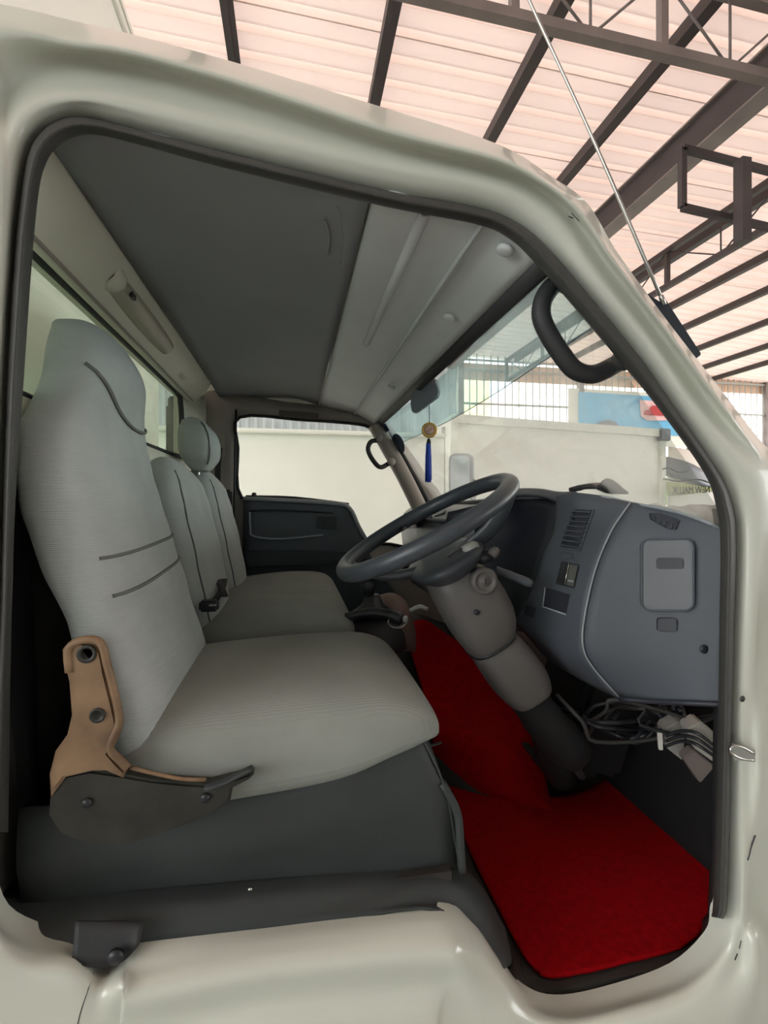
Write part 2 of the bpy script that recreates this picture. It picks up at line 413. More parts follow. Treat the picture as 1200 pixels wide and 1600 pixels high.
for wx, wy in ((2.6, 7.4), (2.6, 10.3), (5.5, 7.8), (5.5, 10.3)):
    obj('wheel', lathe([(.1, -.12), (.36, -.12), (.42, -.06), (.42, .06), (.36, .12), (.1, .12)], (wx, wy, .42), (1, 0, 0), 20), blackp, bt)
# pale van beside it with visor text (mirrored lettering as seen)
vn = empty('van', (7.3, 6.6, 0), 'pale van nose behind the white post with mirrored green visor lettering', 'van')
def vp(px, py, yy=7.3): return PY(px, py, yy)
patch('body_front', [[(1046, 698, 7.3), (1080, 705, 7.3), (1135, 740, 7.5)], [(1044, 732, 7.0), (1080, 740, 7.0), (1140, 765, 7.2)], [(1044, 790, 6.9), (1080, 795, 6.9), (1150, 800, 7.1)], [(1044, 900, 6.9), (1080, 910, 6.9), (1160, 920, 7.1)]], boxw, vn, thick=.03)
patch('windscreen', [[(1036, 712, 7.1), (1075, 722, 6.92), (1110, 740, 7.1)], [(1034, 742, 7.0), (1078, 752, 6.85), (1125, 768, 7.0)]], mirror_back, vn, thick=.02)
patch('visor', [[(1040, 752, 6.85), (1072, 756, 6.75), (1122, 764, 6.85)], [(1043, 774, 6.8), (1075, 772, 6.7), (1128, 764, 6.8)]], greencloth, vn, thick=.02)
for pts in (((1036, 733), (1046, 731), (1060, 738), (1075, 736)), ((1036, 748), (1060, 752), (1090, 749), (1108, 754))):
    obj('wiper', tube([vp(x_, y_, 6.68) for x_, y_ in pts], .012, 6, 3), blackp, vn)
tx = bpy.data.curves.new('lettering', 'FONT'); tx.body = "NEW MALLIK"; tx.size = .16; tx.extrude = .004; tx.align_x = 'CENTER'
to = bpy.data.objects.new('lettering', tx); COL.objects.link(to); tx.materials.append(ink)
pc = vp(1080, 771, 6.6)
me_ = bpy.data.meshes.new_from_object(to); bpy.data.objects.remove(to); me_.materials.clear(); me_.materials.append(ink); to = bpy.data.objects.new('lettering', me_); COL.objects.link(to); to.parent = vn; to.location = pc - ORG[vn.name]; to.rotation_euler = (R(90), 0, R(180)); to.scale = (.85, 1, 1)
to.rotation_euler = (R(90), R(-2), 0); to.scale = (-.72, 1, 1)
# blue banner with red car picture
bn = empty('banner', PY(970, 650, 11.52), 'sky blue advertising banner with a red car picture above the truck', 'banner')
poly('sheet', [PY(905, 612, 11.52), PY(1060, 622, 11.52), PY(1075, 682, 11.52), PY(905, 668, 11.52)], bluem, bn, V((0, .03, 0)))
poly('white_margin', [PY(888, 606, 11.56), PY(1063, 616, 11.56), PY(1080, 700, 11.56), PY(888, 690, 11.56)], boxw, bn, V((0, .02, 0)))
inset = [PY(1000+ 26*math.cos(t), 640+18*math.sin(t), 11.48) for t in [k*math.pi/8 for k in range(16)]]
poly('picture_disc', [PY(1000, 625, 11.48), PY(1045, 628, 11.48), PY(1050, 657, 11.48), PY(1012, 657, 11.48), PY(1002, 650, 11.48)], pinkm, bn, V((0, .02, 0)))
car = [(1006, 648), (1008, 641), (1014, 640), (1019, 634), (1030, 634), (1036, 641), (1042, 643), (1044, 650)]
poly('printed_red_car', [PY(x_, y_, 11.45) for x_, y_ in car], redm, bn, V((0, .01, 0)))
poly('printed_dark_car', [PY(x_, y_, 11.45) for x_, y_ in ((930, 666), (938, 659), (950, 656), (962, 659), (968, 667))], mirror_back, bn, V((0, .01, 0)))
# trees beyond the grille
def tree(x, y, h, r, label):
    t = empty('tree', (x, y, 0), label, 'tree', 'sunlit trees beyond the shed')
    obj('trunk', tube([(x, y, 0), (x+.1, y, h*.4), (x-.1, y, h*.8)], [.16, .13, .06], 8, 4), barkm, t)
    bm = bmesh.new()
    for k in range(900):
        d = V((random.gauss(0, 1), random.gauss(0, 1), random.gauss(0, 1))).normalized()*r*random.uniform(.55, 1)
        c = V((x, y, h*.62)) + V((d.x, d.y, d.z*h*.45/r*.9)); s = random.uniform(.12, .26)
        a = V((random.uniform(-1, 1), random.uniform(-1, 1), random.uniform(-1, 1))).normalized(); b = a.cross(V((.3, .5, .8))).normalized()
        bm.faces.new([bm.verts.new(c + a*s), bm.verts.new(c + b*s*.6), bm.verts.new(c - a*s), bm.verts.new(c - b*s*.6)])
    o = obj('foliage', bm, leafm, t, smooth=False); o['kind'] = 'stuff'
for x_, y_, h_, r_, lb in ((14.6, 15.2, 3.3, 1.3, 'low sunlit green tree just right of the pale truck pillar'), (17.6, 16, 3.6, 1.4, 'sunlit green tree beyond the grille at the right edge')):
    tree(x_, y_, h_, r_, lb)
# ================================================================ CAB SHELL
cab = empty('truck_cab', (0, .75, .9), 'off white truck cab seen through its open driver doorway', 'truck')
OUT = [(-22, 1300), (-2, 1000), (4, 800), (10, 600), (22, 400), (33, 300), (44, 240), (65, 205), (95, 186), (132, 183), (200, 198), (350, 237), (600, 297), (750, 325), (815, 352), (860, 392), (907, 446), (998, 556), (1062, 648), (1127, 744), (1146, 795), (1151, 850), (1147, 1000), (1142, 1200), (1137, 1400), (1130, 1436)]
INN = [(12, 1300), (17, 1000), (23, 800), (36, 600), (50, 400), (60, 300), (70, 258), (86, 232), (115, 214), (150, 210), (212, 224), (352, 262), (600, 322), (745, 350), (798, 374), (836, 410), (872, 450), (965, 560), (1026, 634), (1100, 738), (1120, 795), (1126, 850), (1124, 1000), (1121, 1200), (1115, 1400), (1112, 1432)]
BOT = [(1122, 1475), (1065, 1528), (960, 1566), (880, 1580), (828, 1562), (785, 1512), (742, 1452), (690, 1421), (550, 1432), (400, 1450), (225, 1470), (195, 1494), (160, 1512), (118, 1482), (50, 1470), (-14, 1425)]
keys = OUT + BOT
# outward rings for every key : (px,py) x5
R5 = {}
for i in range(0, 6):
    x_, y_ = OUT[i]; R5[i] = [(x_-7, y_), (x_-16, y_), (x_-30, y_-6), (x_-60, y_-20), (x_-150, y_-40)]
R5[5] = [(24, 290), (12, 270), (-5, 240), (-60, 180), (-120, 60)]
R5[6] = [(36, 222), (22, 195), (2, 150), (-40, 60), (-90, -20)]
R5[7] = [(58, 188), (48, 165), (20, 125), (-20, 50), (-60, -5)]
R5[8] = [(92, 170), (88, 150), (60, 100), (40, 52), (30, 12)]
R5[9] = [(134, 165), (136, 148), (120, 92), (112, 68), (105, 30)]
R5[10] = [(202, 180), (206, 158), (206, 104), (205, 82), (200, 52)]
R5[11] = [(354, 218), (358, 192), (362, 146), (364, 126), (362, 96)]
R5[12] = [(603, 276), (606, 252), (610, 226), (612, 206), (612, 172)]
R5[13] = [(757, 306), (766, 286), (772, 266), (776, 248), (780, 226)]
R5[14] = [(824, 334), (836, 314), (846, 298), (854, 288), (862, 276)]
R5[15] = [(872, 376), (888, 358), (900, 344), (908, 334), (918, 318)]
R5[16] = [(918, 436), (932, 424), (948, 412), (958, 406), (967, 398)]
R5[17] = [(1010, 546), (1022, 538), (1036, 526), (1044, 520), (1051, 512)]
R5[18] = [(1074, 640), (1087, 632), (1103, 620), (1113, 612), (1123, 604)]
R5[19] = [(1142, 738), (1158, 728), (1180, 718), (1192, 714), (1206, 706)]
R5[20] = [(1160, 790), (1180, 782), (1210, 770), (1240, 752), (1262, 720)]
R5[21] = [(1164, 850), (1182, 850), (1205, 846), (1250, 840), (1310, 820)]
R5[22] = [(1160, 1000), (1178, 1000), (1192, 980), (1230, 980), (1310, 990)]
R5[23] = [(1156, 1200), (1172, 1200), (1190, 1204), (1230, 1206), (1310, 1200)]
R5[24] = [(1152, 1404), (1164, 1408), (1180, 1404), (1220, 1420), (1310, 1430)]
R5[25] = [(1148, 1450), (1162, 1462), (1184, 1470), (1220, 1500), (1310, 1520)]
for j, (x_, y_) in enumerate(BOT):
    i = 26 + j
    if j == 0: R5[i] = [(1136, 1492), (1150, 1515), (1176, 1550), (1220, 1610), (1310, 1700)]
    elif j == 1: R5[i] = [(1076, 1546), (1090, 1572), (1110, 1610), (1140, 1670), (1200, 1780)]
    elif j <= 3: R5[i] = [(x_+4, y_+14), (x_+8, y_+38), (x_+10, y_+70), (x_+12, y_+120), (x_+15, y_+240)]
    elif j == 4: R5[i] = [(818, 1574), (806, 1594), (790, 1630), (780, 1680), (770, 1780)]
    elif j == 5: R5[i] = [(775, 1528), (757, 1550), (742, 1585), (720, 1660), (690, 1780)]
    elif j == 6: R5[i] = [(732, 1470), (716, 1500), (705, 1548), (680, 1640), (650, 1780)]
    elif j <= 9: R5[i] = [(x_-3, y_+28), (x_-8, y_+74), (x_-14, y_+120), (x_-20, y_+180), (x_-25, y_+330)]
    elif j == 10: R5[i] = [(220, 1510), (214, 1560), (205, 1610), (200, 1680), (190, 1790)]
    elif j == 15: R5[i] = [(-8, 1440), (-20, 1460), (-50, 1500), (-90, 1560), (-150, 1640)]
    elif j == 14: R5[i] = [(44, 1492), (36, 1520), (20, 1580), (0, 1650), (-30, 1780)]
    else: R5[i] = [(x_-2, y_+20), (x_-4, y_+50), (x_-8, y_+100), (x_-12, y_+170), (x_-15, y_+290)]
def ydepth(i):
    n = 26
    if 6 <= i <= 18: return [.792, .772, .764, .782, .742, .79]
    if 19 <= i <= 21: return [.792, .772, .762, .765, .77, .80]
    if i in (22, 24): return [.792, .772, .764, .790, .785, .72]
    if 22 <= i <= 26: return [.792, .772, .766, .752, .77, .72]
    if 32 <= i <= 37: return [.800, .770, .742, .752, .735, .72]
    if i >= 26: return [.795, .770, .755, .750, .745, .73]
    return [.792, .770, .758, .752, .762, .78]
rings = []
for lev in range(6):
    ring = []
    for i in range(len(keys)):
        p = keys[i] if lev == 0 else R5[i][lev-1]
        ring.append(PY(p[0], p[1], ydepth(i)[lev]))
    rings.append(ring)
jamb = [PY(*keys[i], ydepth(i)[0]) + V((0, .03, 0)) for i in range(len(keys))]
bm = bmesh.new()
allr = [jamb] + rings
allr = [catmull(r, 5, True) for r in allr]
cols = [catmull([r[j] for r in allr], 5) for j in range(len(allr[0]))]
rows = [[c[i] for c in cols] for i in range(len(cols[0]))]
grid(rows, bm=bm, closed=False)
# close the loop
bm.verts.ensure_lookup_table(); n = len(rows[0])
for i in range(len(rows)-1):
    bm.faces.new((bm.verts[i*n+n-1], bm.verts[i*n], bm.verts[(i+1)*n], bm.verts[(i+1)*n+n-1]))
toward(bm)
dfp = obj('door_frame_panel', bm, paint, cab)
# rubber seal
k0 = 26
sr = []
for (src, yy, blend) in ((OUT, .792, 0), (OUT, .768, .06), (OUT, .756, .35), (OUT, .762, .65), (INN, .780, 0), (INN, .815, 0)):
    sr.append([PY(OUT[i][0]+(INN[i][0]-OUT[i][0])*blend if src is OUT else INN[i][0], OUT[i][1]+(INN[i][1]-OUT[i][1])*blend if src is OUT else INN[i][1], yy) for i in range(26)])
bm = grid(sr, 5, 3); toward(bm, thick=.002); seal = obj('door_seal', bm, rubber, cab)
# front jamb liner (dark strip inside the seal, lower right) and roof of the cab
def extr(name, prof, y0, y1, m, parent, n=1, thick=.004, smooth=True, ny=2, label=None):
    ps = [V((x_, 0, z_)) for x_, z_ in prof]
    ps = catmull(ps, n) if n > 1 else ps
    rows = [[p + V((0, y0 + (y1-y0)*k/(ny-1), 0)) for p in ps] for k in range(ny)]
    bm = grid(rows); toward(bm, V((.1, 1.3, 1.6)), thick)
    return obj(name, bm, m, parent, smooth, label=label)
# outer roof skin
skin = []
for yy, dz in ((.80, .0), (.9, .05), (1.3, .085), (1.7, .09), (2.2, .08), (2.6, .04), (2.72, -.04), (2.74, -.1)):
    skin.append([V((-.50, yy, 2.20+dz)), V((-.2, yy, 2.225+dz)), V((.12, yy, 2.215+dz)), V((.30, yy, 2.17+dz*.9)), V((.40, yy, 2.11+dz*.7)), V((.455, yy, 2.04+dz*.4))])
bm = grid(skin, 4, 3); toward(bm, V((0, 1.5, 5)), .003); obj('roof_skin', bm, paint, cab)
# headliner
hl = [[V((x_, yy, z_ + .012*math.sin(math.pi*(yy-.8)/1.8))) for x_, z_ in ((-.374, 2.15), (-.2, 2.162), (0, 2.155), (.13, 2.135))] for yy in (.79, 1.1, 1.5, 1.9, 2.3, 2.62)]
bm = grid(hl, 4, 3); toward(bm, V((0, 1.5, 1)), .004); hlo = obj('headliner', bm, headl, cab)
for pts in ((( 527, 322), (533, 345), (535, 385), (532, 412)), ((508, 345), (514, 370), (512, 398))):
    obj('crease', tube([PZ(x_, y_, 2.146) for x_, y_ in pts], .0025, 6, 4), headl, hlo)
# overhead console
oc = extr('overhead_panel', [(.135, 2.136), (.148, 2.124), (.175, 2.115), (.232, 2.107), (.315, 2.092), (.32, 2.085), (.325, 2.088), (.37, 2.065), (.425, 2.035)], .79, 2.60, console, cab, 3, ny=12)
extr('raised_ridge', [(.213, 2.108), (.220, 2.101), (.228, 2.101), (.234, 2.105)], .82, 1.52, console, oc, 3)
extr('panel_joint', [(.318, 2.0885), (.321, 2.083), (.324, 2.0865)], .80, 2.58, dash_d, oc)
extr('windscreen_header_seal', [(.424, 2.036), (.434, 2.022), (.452, 2.014), (.46, 2.03)], .80, 2.60, rubber_soft, cab, 2)
for px, py in ((790, 393), (702, 513), (612, 612)):
    c = PXx(px, py, .37); c.z = 2.056
    obj('clip_boss', lathe([(.016, 0), (.016, -.006), (.010, -.009), (.002, -.009)], c, (0.4, 0, 1), 12), console, oc)
# rear header trim
rh = extr('rear_header_trim', [(-.368, 2.152), (-.374, 2.135), (-.392, 2.105), (-.42, 2.075), (-.448, 2.052), (-.468, 2.064)], .80, 2.27, trim_beige, cab, 3, ny=8)
bm = bmesh.new(); pp = [V((x_, 2.27, z_)) for x_, z_ in ((-.368, 2.155), (-.374, 2.135), (-.392, 2.105), (-.42, 2.075), (-.448, 2.052), (-.470, 2.064), (-.47, 2.155))]
poly('x', pp, None, None, V((0, .03, 0)), bm=bm); fixn(bm); obj('trim_end', bm, trim_beige, rh, smooth=False)
obj('trim_groove', tube([(-.437, .8, 2.058), (-.437, 2.25, 2.058)], .004, 6), sidetrim, rh)
# rear wall and window
Xr = -.472
rw = bmesh.new()
for c_, s_ in (((Xr-.015, 1.7, 1.34), (.03, 1.9, .90)), ((Xr-.015, 2.42, 1.95), (.03, .46, .42)), ((Xr-.015, 1.7, 2.12), (.03, 1.9, .11))): box(rw, c_, s_)
rwo = obj('rear_wall', rw, trim_beige, cab, smooth=False)
patch('pillar_lining', [[(-10, 700, .84), (24, 700, .92)], [(0, 900, .84), (50, 900, .93)], [(-20, 1200, .84), (60, 1200, .93)], [(-40, 1480, .84), (60, 1480, .93)]], rubber_soft, cab)
tr_ = [V((Xr+.004, .74, 2.062)), V((Xr+.004, 1.4, 2.062)), V((Xr+.004, 2.08, 2.058)), V((Xr+.004, 2.16, 2.03)), V((Xr+.004, 2.185, 1.96)), V((Xr+.004, 2.185, 1.84)), V((Xr+.004, 2.13, 1.80)), V((Xr+.004, 1.4, 1.79)), V((Xr+.004, .74, 1.79))]
obj('rear_window_seal', tube(tr_, .011, 8, 3), rubber_soft, cab)
bm = bmesh.new(); box(bm, (Xr-.01, 1.45, 1.925), (.005, 1.46, .27)); obj('rear_window_glass', bm, rear_g, cab, smooth=False)
extr('rear_ledge', [(Xr, 1.79), (Xr+.02, 1.785), (Xr+.022, 1.72), (Xr+.022, 1.64)], .80, 2.58, trim_beige, cab)
extr('rear_lining', [(Xr+.022, 1.64), (Xr+.025, 1.3), (Xr+.03, 1.0)], .80, 2.58, floorm, cab)
# beige rear corner trim
patch('rear_corner_trim', [[V((Xr+.01, 2.20, 2.12)), V((Xr+.012, 2.36, 2.12)), V((-.45, 2.55, 2.13)), V((-.43, 2.60, 2.14))], [V((Xr+.01, 2.20, 1.7)), V((Xr+.012, 2.36, 1.7)), V((-.45, 2.55, 1.7)), V((-.43, 2.60, 1.7))], [V((Xr+.01, 2.20, 1.0)), V((Xr+.012, 2.36, 1.0)), V((-.45, 2.55, 1.0)), V((-.43, 2.60, 1.0))]], trim_beige, cab)
# grab handle / lamp on rear header
gh = empty('grab_bar', (-.41, 1.45, 2.12), 'faded beige moulded lamp bar on the rear header trim', 'lamp bar')
rs = []
for t in [0, .03, .1, .3, .5, .7, .9, .97, 1]:
    yy = 1.16 + t*.52; s = .55 + .45*math.sin(math.pi*min(1, max(0, t)))**.3
    rs.append(sring((-.405, yy, 2.108), V((.75, 0, .66)), V((.66, 0, -.75)), .030*s, .026*s, 3, 16))
obj('housing', loft(rs, 2), mat('aged_beige_lens', (176, 174, 156), .4, var=.08), gh)
bm = bmesh.new(); box(bm, (-.378, 1.25, 2.098), (.008, .025, .012)); obj('slot', bm, blackp, gh, smooth=False)
obj('end_cap', lathe([(.030, -.015), (.032, 0), (.022, .02)], (-.402, 1.18, 2.11), (0, -1, 0), 14), trim_beige, gh)
bm = bmesh.new(); box(bm, (-.415, 1.93, 2.085), (.02, .07, .02), bev=.004); obj('clip', bm, trim_beige, rh, smooth=False)
# ---- far side wall with window hole
YF = 2.60
inner = [(375, 652), (372, 700), (378, 778), (450, 783), (528, 787), (548, 802), (566, 842), (610, 850), (648, 850), (655, 790), (628, 735), (598, 690), (584, 673), (560, 663), (470, 656)]
outer = [(318, 612), (312, 700), (308, 800), (380, 1010), (500, 1010), (560, 1020), (640, 1020), (690, 1020), (740, 1000), (700, 800), (668, 745), (630, 690), (600, 655), (570, 640), (450, 628)]
# side structure above the belt line
rg = []
for src, yy, bl in ((outer, YF+.02, 0), (outer, YF-.012, .12), (outer, YF-.015, .7), (inner, YF, 0), (inner, YF+.05, 0)):
    rg.append([PY(outer[i][0]+(inner[i][0]-outer[i][0])*bl, outer[i][1]+(inner[i][1]-outer[i][1])*bl, yy) if src is outer else PY(inner[i][0], inner[i][1], yy) for i in range(15)])
rg = [catmull(r, 4, True) for r in rg]
bm = grid(rg, closed=False)
bm.verts.ensure_lookup_table(); n = len(rg[0])
for i in range(len(rg)-1): bm.faces.new((bm.verts[i*n+n-1], bm.verts[i*n], bm.verts[(i+1)*n], bm.verts[(i+1)*n+n-1]))
toward(bm); obj('far_side_panel', bm, sidetrim, cab)
obj('far_window_seal', tube([PY(x_, y_, YF-.004) for x_, y_ in inner], .008, 8, 4, closed=True), rubber_soft, cab)
bm = bmesh.new(); bm.faces.new([bm.verts.new(PY(x_, y_, YF+.03)) for x_, y_ in inner]); toward(bm, thick=.004); obj('far_window_glass', bm, clear, cab, smooth=False)
# far A pillar: cylindrical trim
obj('far_pillar', tube([PY(586, 664, 2.52), PY(604, 695, 2.50), PY(628, 738, 2.48), PY(650, 782, 2.46), PY(662, 812, 2.45)], .040, 14, 4), sidetrim, cab)
obj('far_pillar_seal', tube([PY(598, 660, 2.54), PY(618, 692, 2.52), PY(645, 740, 2.50), PY(672, 790, 2.48)], .012, 8, 4), rubber_soft, cab)
# passenger door card
pd = patch('passenger_door', [[(380, 779, 2.575), (450, 782, 2.57), (520, 786, 2.57), (545, 792, 2.575)],
     [(380, 800, 2.56), (450, 803, 2.555), (520, 806, 2.555), (556, 815, 2.56)],
     [(379, 850, 2.555), (450, 852, 2.55), (520, 854, 2.55), (585, 880, 2.56)],
     [(378, 930, 2.555), (450, 935, 2.55), (530, 940, 2.55), (640, 960, 2.56)],
     [(378, 1010, 2.56), (450, 1015, 2.555), (540, 1020, 2.555), (690, 1040, 2.56)]], dashm, cab, thick=.01)
obj('top_edge', tube([PY(380, 779, 2.565), PY(450, 782, 2.56), PY(522, 787, 2.56), PY(546, 794, 2.56), PY(560, 822, 2.56), PY(576, 850, 2.56)], .011, 8, 4), dash_l, pd)
obj('recess_line', tube([PY(390, 800, 2.545), PY(391, 825, 2.545), PY(396, 838, 2.545), PY(440, 842, 2.545), PY(505, 836, 2.545)], .006, 6, 4), dash_l, pd)
obj('recess_line', tube([PY(390, 798, 2.545), PY(440, 797, 2.545), PY(520, 801, 2.545)], .005, 6, 4), dash_d, pd)
poly('armrest', [PY(385, 858, 2.54), PY(560, 862, 2.54), PY(575, 880, 2.54), PY(385, 885, 2.54)], dash_d, pd, V((0, -.05, 0)), bev=.01)
poly('handle_bezel', [PY(496, 806, 2.548), PY(526, 807, 2.548), PY(526, 826, 2.548), PY(496, 825, 2.548)], dash_d, pd, V((0, -.008, 0)), bev=.002)
poly('door_handle', [PY(503, 811, 2.538), PY(515, 811, 2.538), PY(515, 820, 2.538), PY(503, 820, 2.538)], dash_d, pd, V((0, -.012, 0)), bev=.003)
obj('window_sill_strip', tube([PY(384, 776, 2.585), PY(460, 778, 2.585), PY(545, 788, 2.585)], .009, 6, 3), blackp, cab)
obj('lock_button', lathe([(.012, 0), (.012, .02), (.006, .025)], PY(397, 777, 2.575), (0, 0, 1), 10), blackp, pd)
# little lamp/label strip above far window
poly('roof_rail_plate', [PY(436, 641, 2.575), PY(498, 646, 2.575), PY(497, 656, 2.575), PY(436, 651, 2.575)], mat('plate_brown', (96, 88, 84), .5), cab, V((0, -.012, 0)), bev=.003)
obj('joint_line', tube([PY(369, 640, 2.57), PY(366, 800, 2.57), PY(364, 1000, 2.57)], .006, 6, 2), rubber_soft, cab)
# cab windscreen: raked plane between the two pillars
def ws(y_, t): # t 0 top .. 1 bottom ; slight horizontal bow
    bow = .05*math.sin(math.pi*(y_-.8)/1.8)
    return V((.445 + .40*t + bow, y_, 2.03 - .50*t))
wrows = [[ws(.80 + 1.78*k/10, t) for k in range(11)] for t in (.22, .45, .7, .9, 1.0)]
bm = grid(wrows, 2, 2); toward(bm, thick=.004); wso = obj('windscreen', bm, wind, cab)
wrows = [[ws(.80 + 1.78*k/10, t) for k in range(11)] for t in (-.01, .12, .22)]
bm = grid(wrows, 2, 2); toward(bm, thick=.004); obj('sun_band', bm, band, wso)
obj('windscreen_bottom_seal', tube([ws(.8+1.78*k/8, 1.0) for k in range(9)], .012, 8, 2), rubber_soft, cab)
obj('band_edge', tube([ws(.8+1.78*k/8, .22)+V((-.004, 0, 0)) for k in range(9)], .0012, 5, 2), mirror_back, wso)
# inner body side behind the seal, near A pillar liner
bm = bmesh.new()
rr = [[PY(INN[i][0]+dx, INN[i][1], yy) for i in range(20, 26)] for dx, yy in ((4, .80), (6, .83), (-8, .86))]
grid(rr, 3, 2, bm=bm); toward(bm, thick=.003); obj('kick_panel', bm, rubber_soft, cab)
# jamb side for lower front corner
# sill and floor
ZS, ZF = .925, .70
patch('sill_cover', [[(-40, 1395, .87), (60, 1392, .87), (200, 1385, .86), (400, 1370, .86), (600, 1352, .87), (700, 1352, .88), (748, 1378, .90), (790, 1450, .92)],
                     [(-40, 1420, .83), (60, 1440, .825), (200, 1425, .82), (400, 1405, .82), (600, 1385, .83), (690, 1384, .83), (750, 1420, .84), (800, 1500, .86)],
                     [(-40, 1440, .80), (50, 1474, .798), (118, 1484, .797), (225, 1472, .797), (400, 1451, .797), (550, 1433, .797), (690, 1422, .797), (788, 1514, .797)]], skirt, cab, thick=.004)
patch('sill_flange', [[(118, 1440, .79), (150, 1440, .79), (190, 1440, .79), (225, 1440, .79)], [(112, 1505, .772), (150, 1512, .77), (190, 1504, .77), (215, 1476, .772)]], rubber_soft, cab, thick=.004)
obj('flange_bolt', lathe([(.011, 0), (.011, -.006), (.003, -.008)], PY(182, 1492, .768), (0, 1, 0), 12), blackp, cab)
obj('sill_screw', lathe([(.004, 0), (.004, -.004), (.001, -.005)], PY(391, 1387, .825), (0, 1, .6), 10), chrome, cab)
patch('door_step', [[(790, 1440, 1.0), (840, 1470, .95), (920, 1490, .95), (1000, 1480, .95), (1080, 1450, .92), (1130, 1400, .85)],
                    [(800, 1505, .86), (850, 1555, .85), (920, 1555, .85), (1000, 1530, .85), (1085, 1495, .84), (1130, 1430, .82)],
                    [(788, 1516, .805), (840, 1572, .80), (900, 1582, .80), (970, 1566, .80), (1068, 1530, .80), (1125, 1470, .80)]], floorm, cab, thick=.004)
fl = bmesh.new(); box(fl, (.68, 1.72, ZF-.015), (.84, 1.78, .03)); obj('cab_floor', fl, floorm, cab, smooth=False)
fl = bmesh.new(); box(fl, (-.09, 1.72, .82), (.74, 1.76, .24)); obj('seat_platform', fl, floorm, cab, smooth=False)
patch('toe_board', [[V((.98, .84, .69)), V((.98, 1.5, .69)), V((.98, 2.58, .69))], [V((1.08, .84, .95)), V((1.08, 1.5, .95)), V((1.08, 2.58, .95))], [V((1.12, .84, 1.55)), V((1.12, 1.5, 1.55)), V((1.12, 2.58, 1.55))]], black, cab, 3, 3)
# engine tunnel (sloping, carries the upper carpet)
tn = [[PY(x_, y_, w_+.035) for x_, y_, w_ in r_] for r_ in (
 ((560, 960, 2.1), (610, 955, 1.98), (655, 960, 1.86), (700, 975, 1.80), (760, 985, 1.74), (900, 990, 1.70)),
 ((560, 1010, 1.95), (620, 1010, 1.80), (665, 1015, 1.72), (720, 1035, 1.68), (800, 1070, 1.60), (930, 1100, 1.56)),
 ((560, 1060, 1.80), (630, 1060, 1.68), (690, 1070, 1.62), (757, 1100, 1.57), (850, 1140, 1.5), (950, 1170, 1.46)),
 ((570, 1110, 1.68), (650, 1112, 1.59), (705, 1120, 1.54), (777, 1150, 1.48), (870, 1190, 1.43), (960, 1210, 1.42)),
 ((580, 1160, 1.58), (660, 1160, 1.52), (705, 1170, 1.48), (790, 1200, 1.43), (880, 1245, 1.40), (965, 1240, 1.42)))]
tn.append([PZ(x_, y_+14, .70) for x_, y_ in ((600, 1205), (670, 1212), (712, 1224), (800, 1252), (885, 1266), (968, 1262))])
bm = grid(tn, 4, 4); toward(bm, thick=.004); obj('engine_tunnel', bm, floorm, cab)
# near inner body below the dash
# lock striker & damage marks on the front jamb
st = empty('door_striker', PY(1160, 1178, .74), 'chromed wire door catch on the front jamb of the doorway', 'door catch')
obj('wire_loop', tube([PY(x_, y_, .735) for x_, y_ in ((1178, 1188), (1160, 1186), (1146, 1180), (1141, 1172), (1146, 1166), (1160, 1168), (1178, 1178))], .0028, 8, 4), chrome, st)
poly('mounting_plate', [PY(1146, 1162, .757), PY(1180, 1176, .757), PY(1178, 1190, .757), PY(1148, 1188, .757)], galv, st, V((0, .004, 0)))
obj('jamb_hole', lathe([(.006, 0), (.004, .002), (.001, .002)], PY(1160, 1092, .752), (0, 1, 0), 10), rubber, cab)
for pts, rr_ in ((((1180, 1305), (1174, 1322), (1171, 1334), (1168, 1344)), .0018), (((1148, 1500), (1152, 1490)), .0013), (((1158, 1470), (1155, 1482)), .001),
                 (((146, 1520), (138, 1545), (125, 1585), (118, 1620)), .0007), (((893, 332), (899, 339), (905, 345)), .0012), (((888, 338), (896, 341)), .001)):  # the long lower-left run is a body panel line, not damage
    obj('scratch_and_panel_line', tube([hit(dfp, x_, y_, .0005) for x_, y_ in pts], rr_, 6, 3, flat=.5), blackp, dfp)
# cargo box behind the cab
cb = empty('cargo_box', (-.85, .7, .8), 'tall white cargo box standing behind the cab roof and rear window', 'cargo box')
ztop = PXx(200, 52, -.85).z
bm = bmesh.new(); box(bm, (-.865, 1.97, (ztop+.8)/2), (.03, 2.7, ztop-.8)); obj('front_panel', bm, boxw, cb, smooth=False)
bm = bmesh.new(); box(bm, (-2.03, .635, (ztop+.8)/2), (2.36, .03, ztop-.8)); obj('side_panel', bm, boxw, cb, smooth=False)
bm = bmesh.new(); box(bm, (-2.03, 1.97, ztop+.015), (2.4, 2.74, .03)); obj('roof_panel', bm, boxw, cb, smooth=False)
bm = bmesh.new(); box(bm, (-.842, 1.97, ztop-.04), (.02, 2.74, .05), bev=.004); obj('top_rail', bm, boxw, cb, smooth=False)
cI = PXx(272, 670, -.575)
bm = bmesh.new(); box(bm, cI+V((0, 0, -.38)), (.05, .12, .98), bev=.01); ct = obj('intake_duct', bm, blackp, cab, smooth=False, label='black ribbed intake duct behind the rear window')
bm = bmesh.new(); box(bm, cI+V((0, .01, .13)), (.045, .08, .05), bev=.008); obj('cap', bm, blackp, ct, smooth=False)
for k in range(4):
    bm = bmesh.new(); box(bm, cI+V((.028, -.05, -.10+k*.03)), (.01, .012, .012)); obj('bolt', bm, chrome, ct, smooth=False)
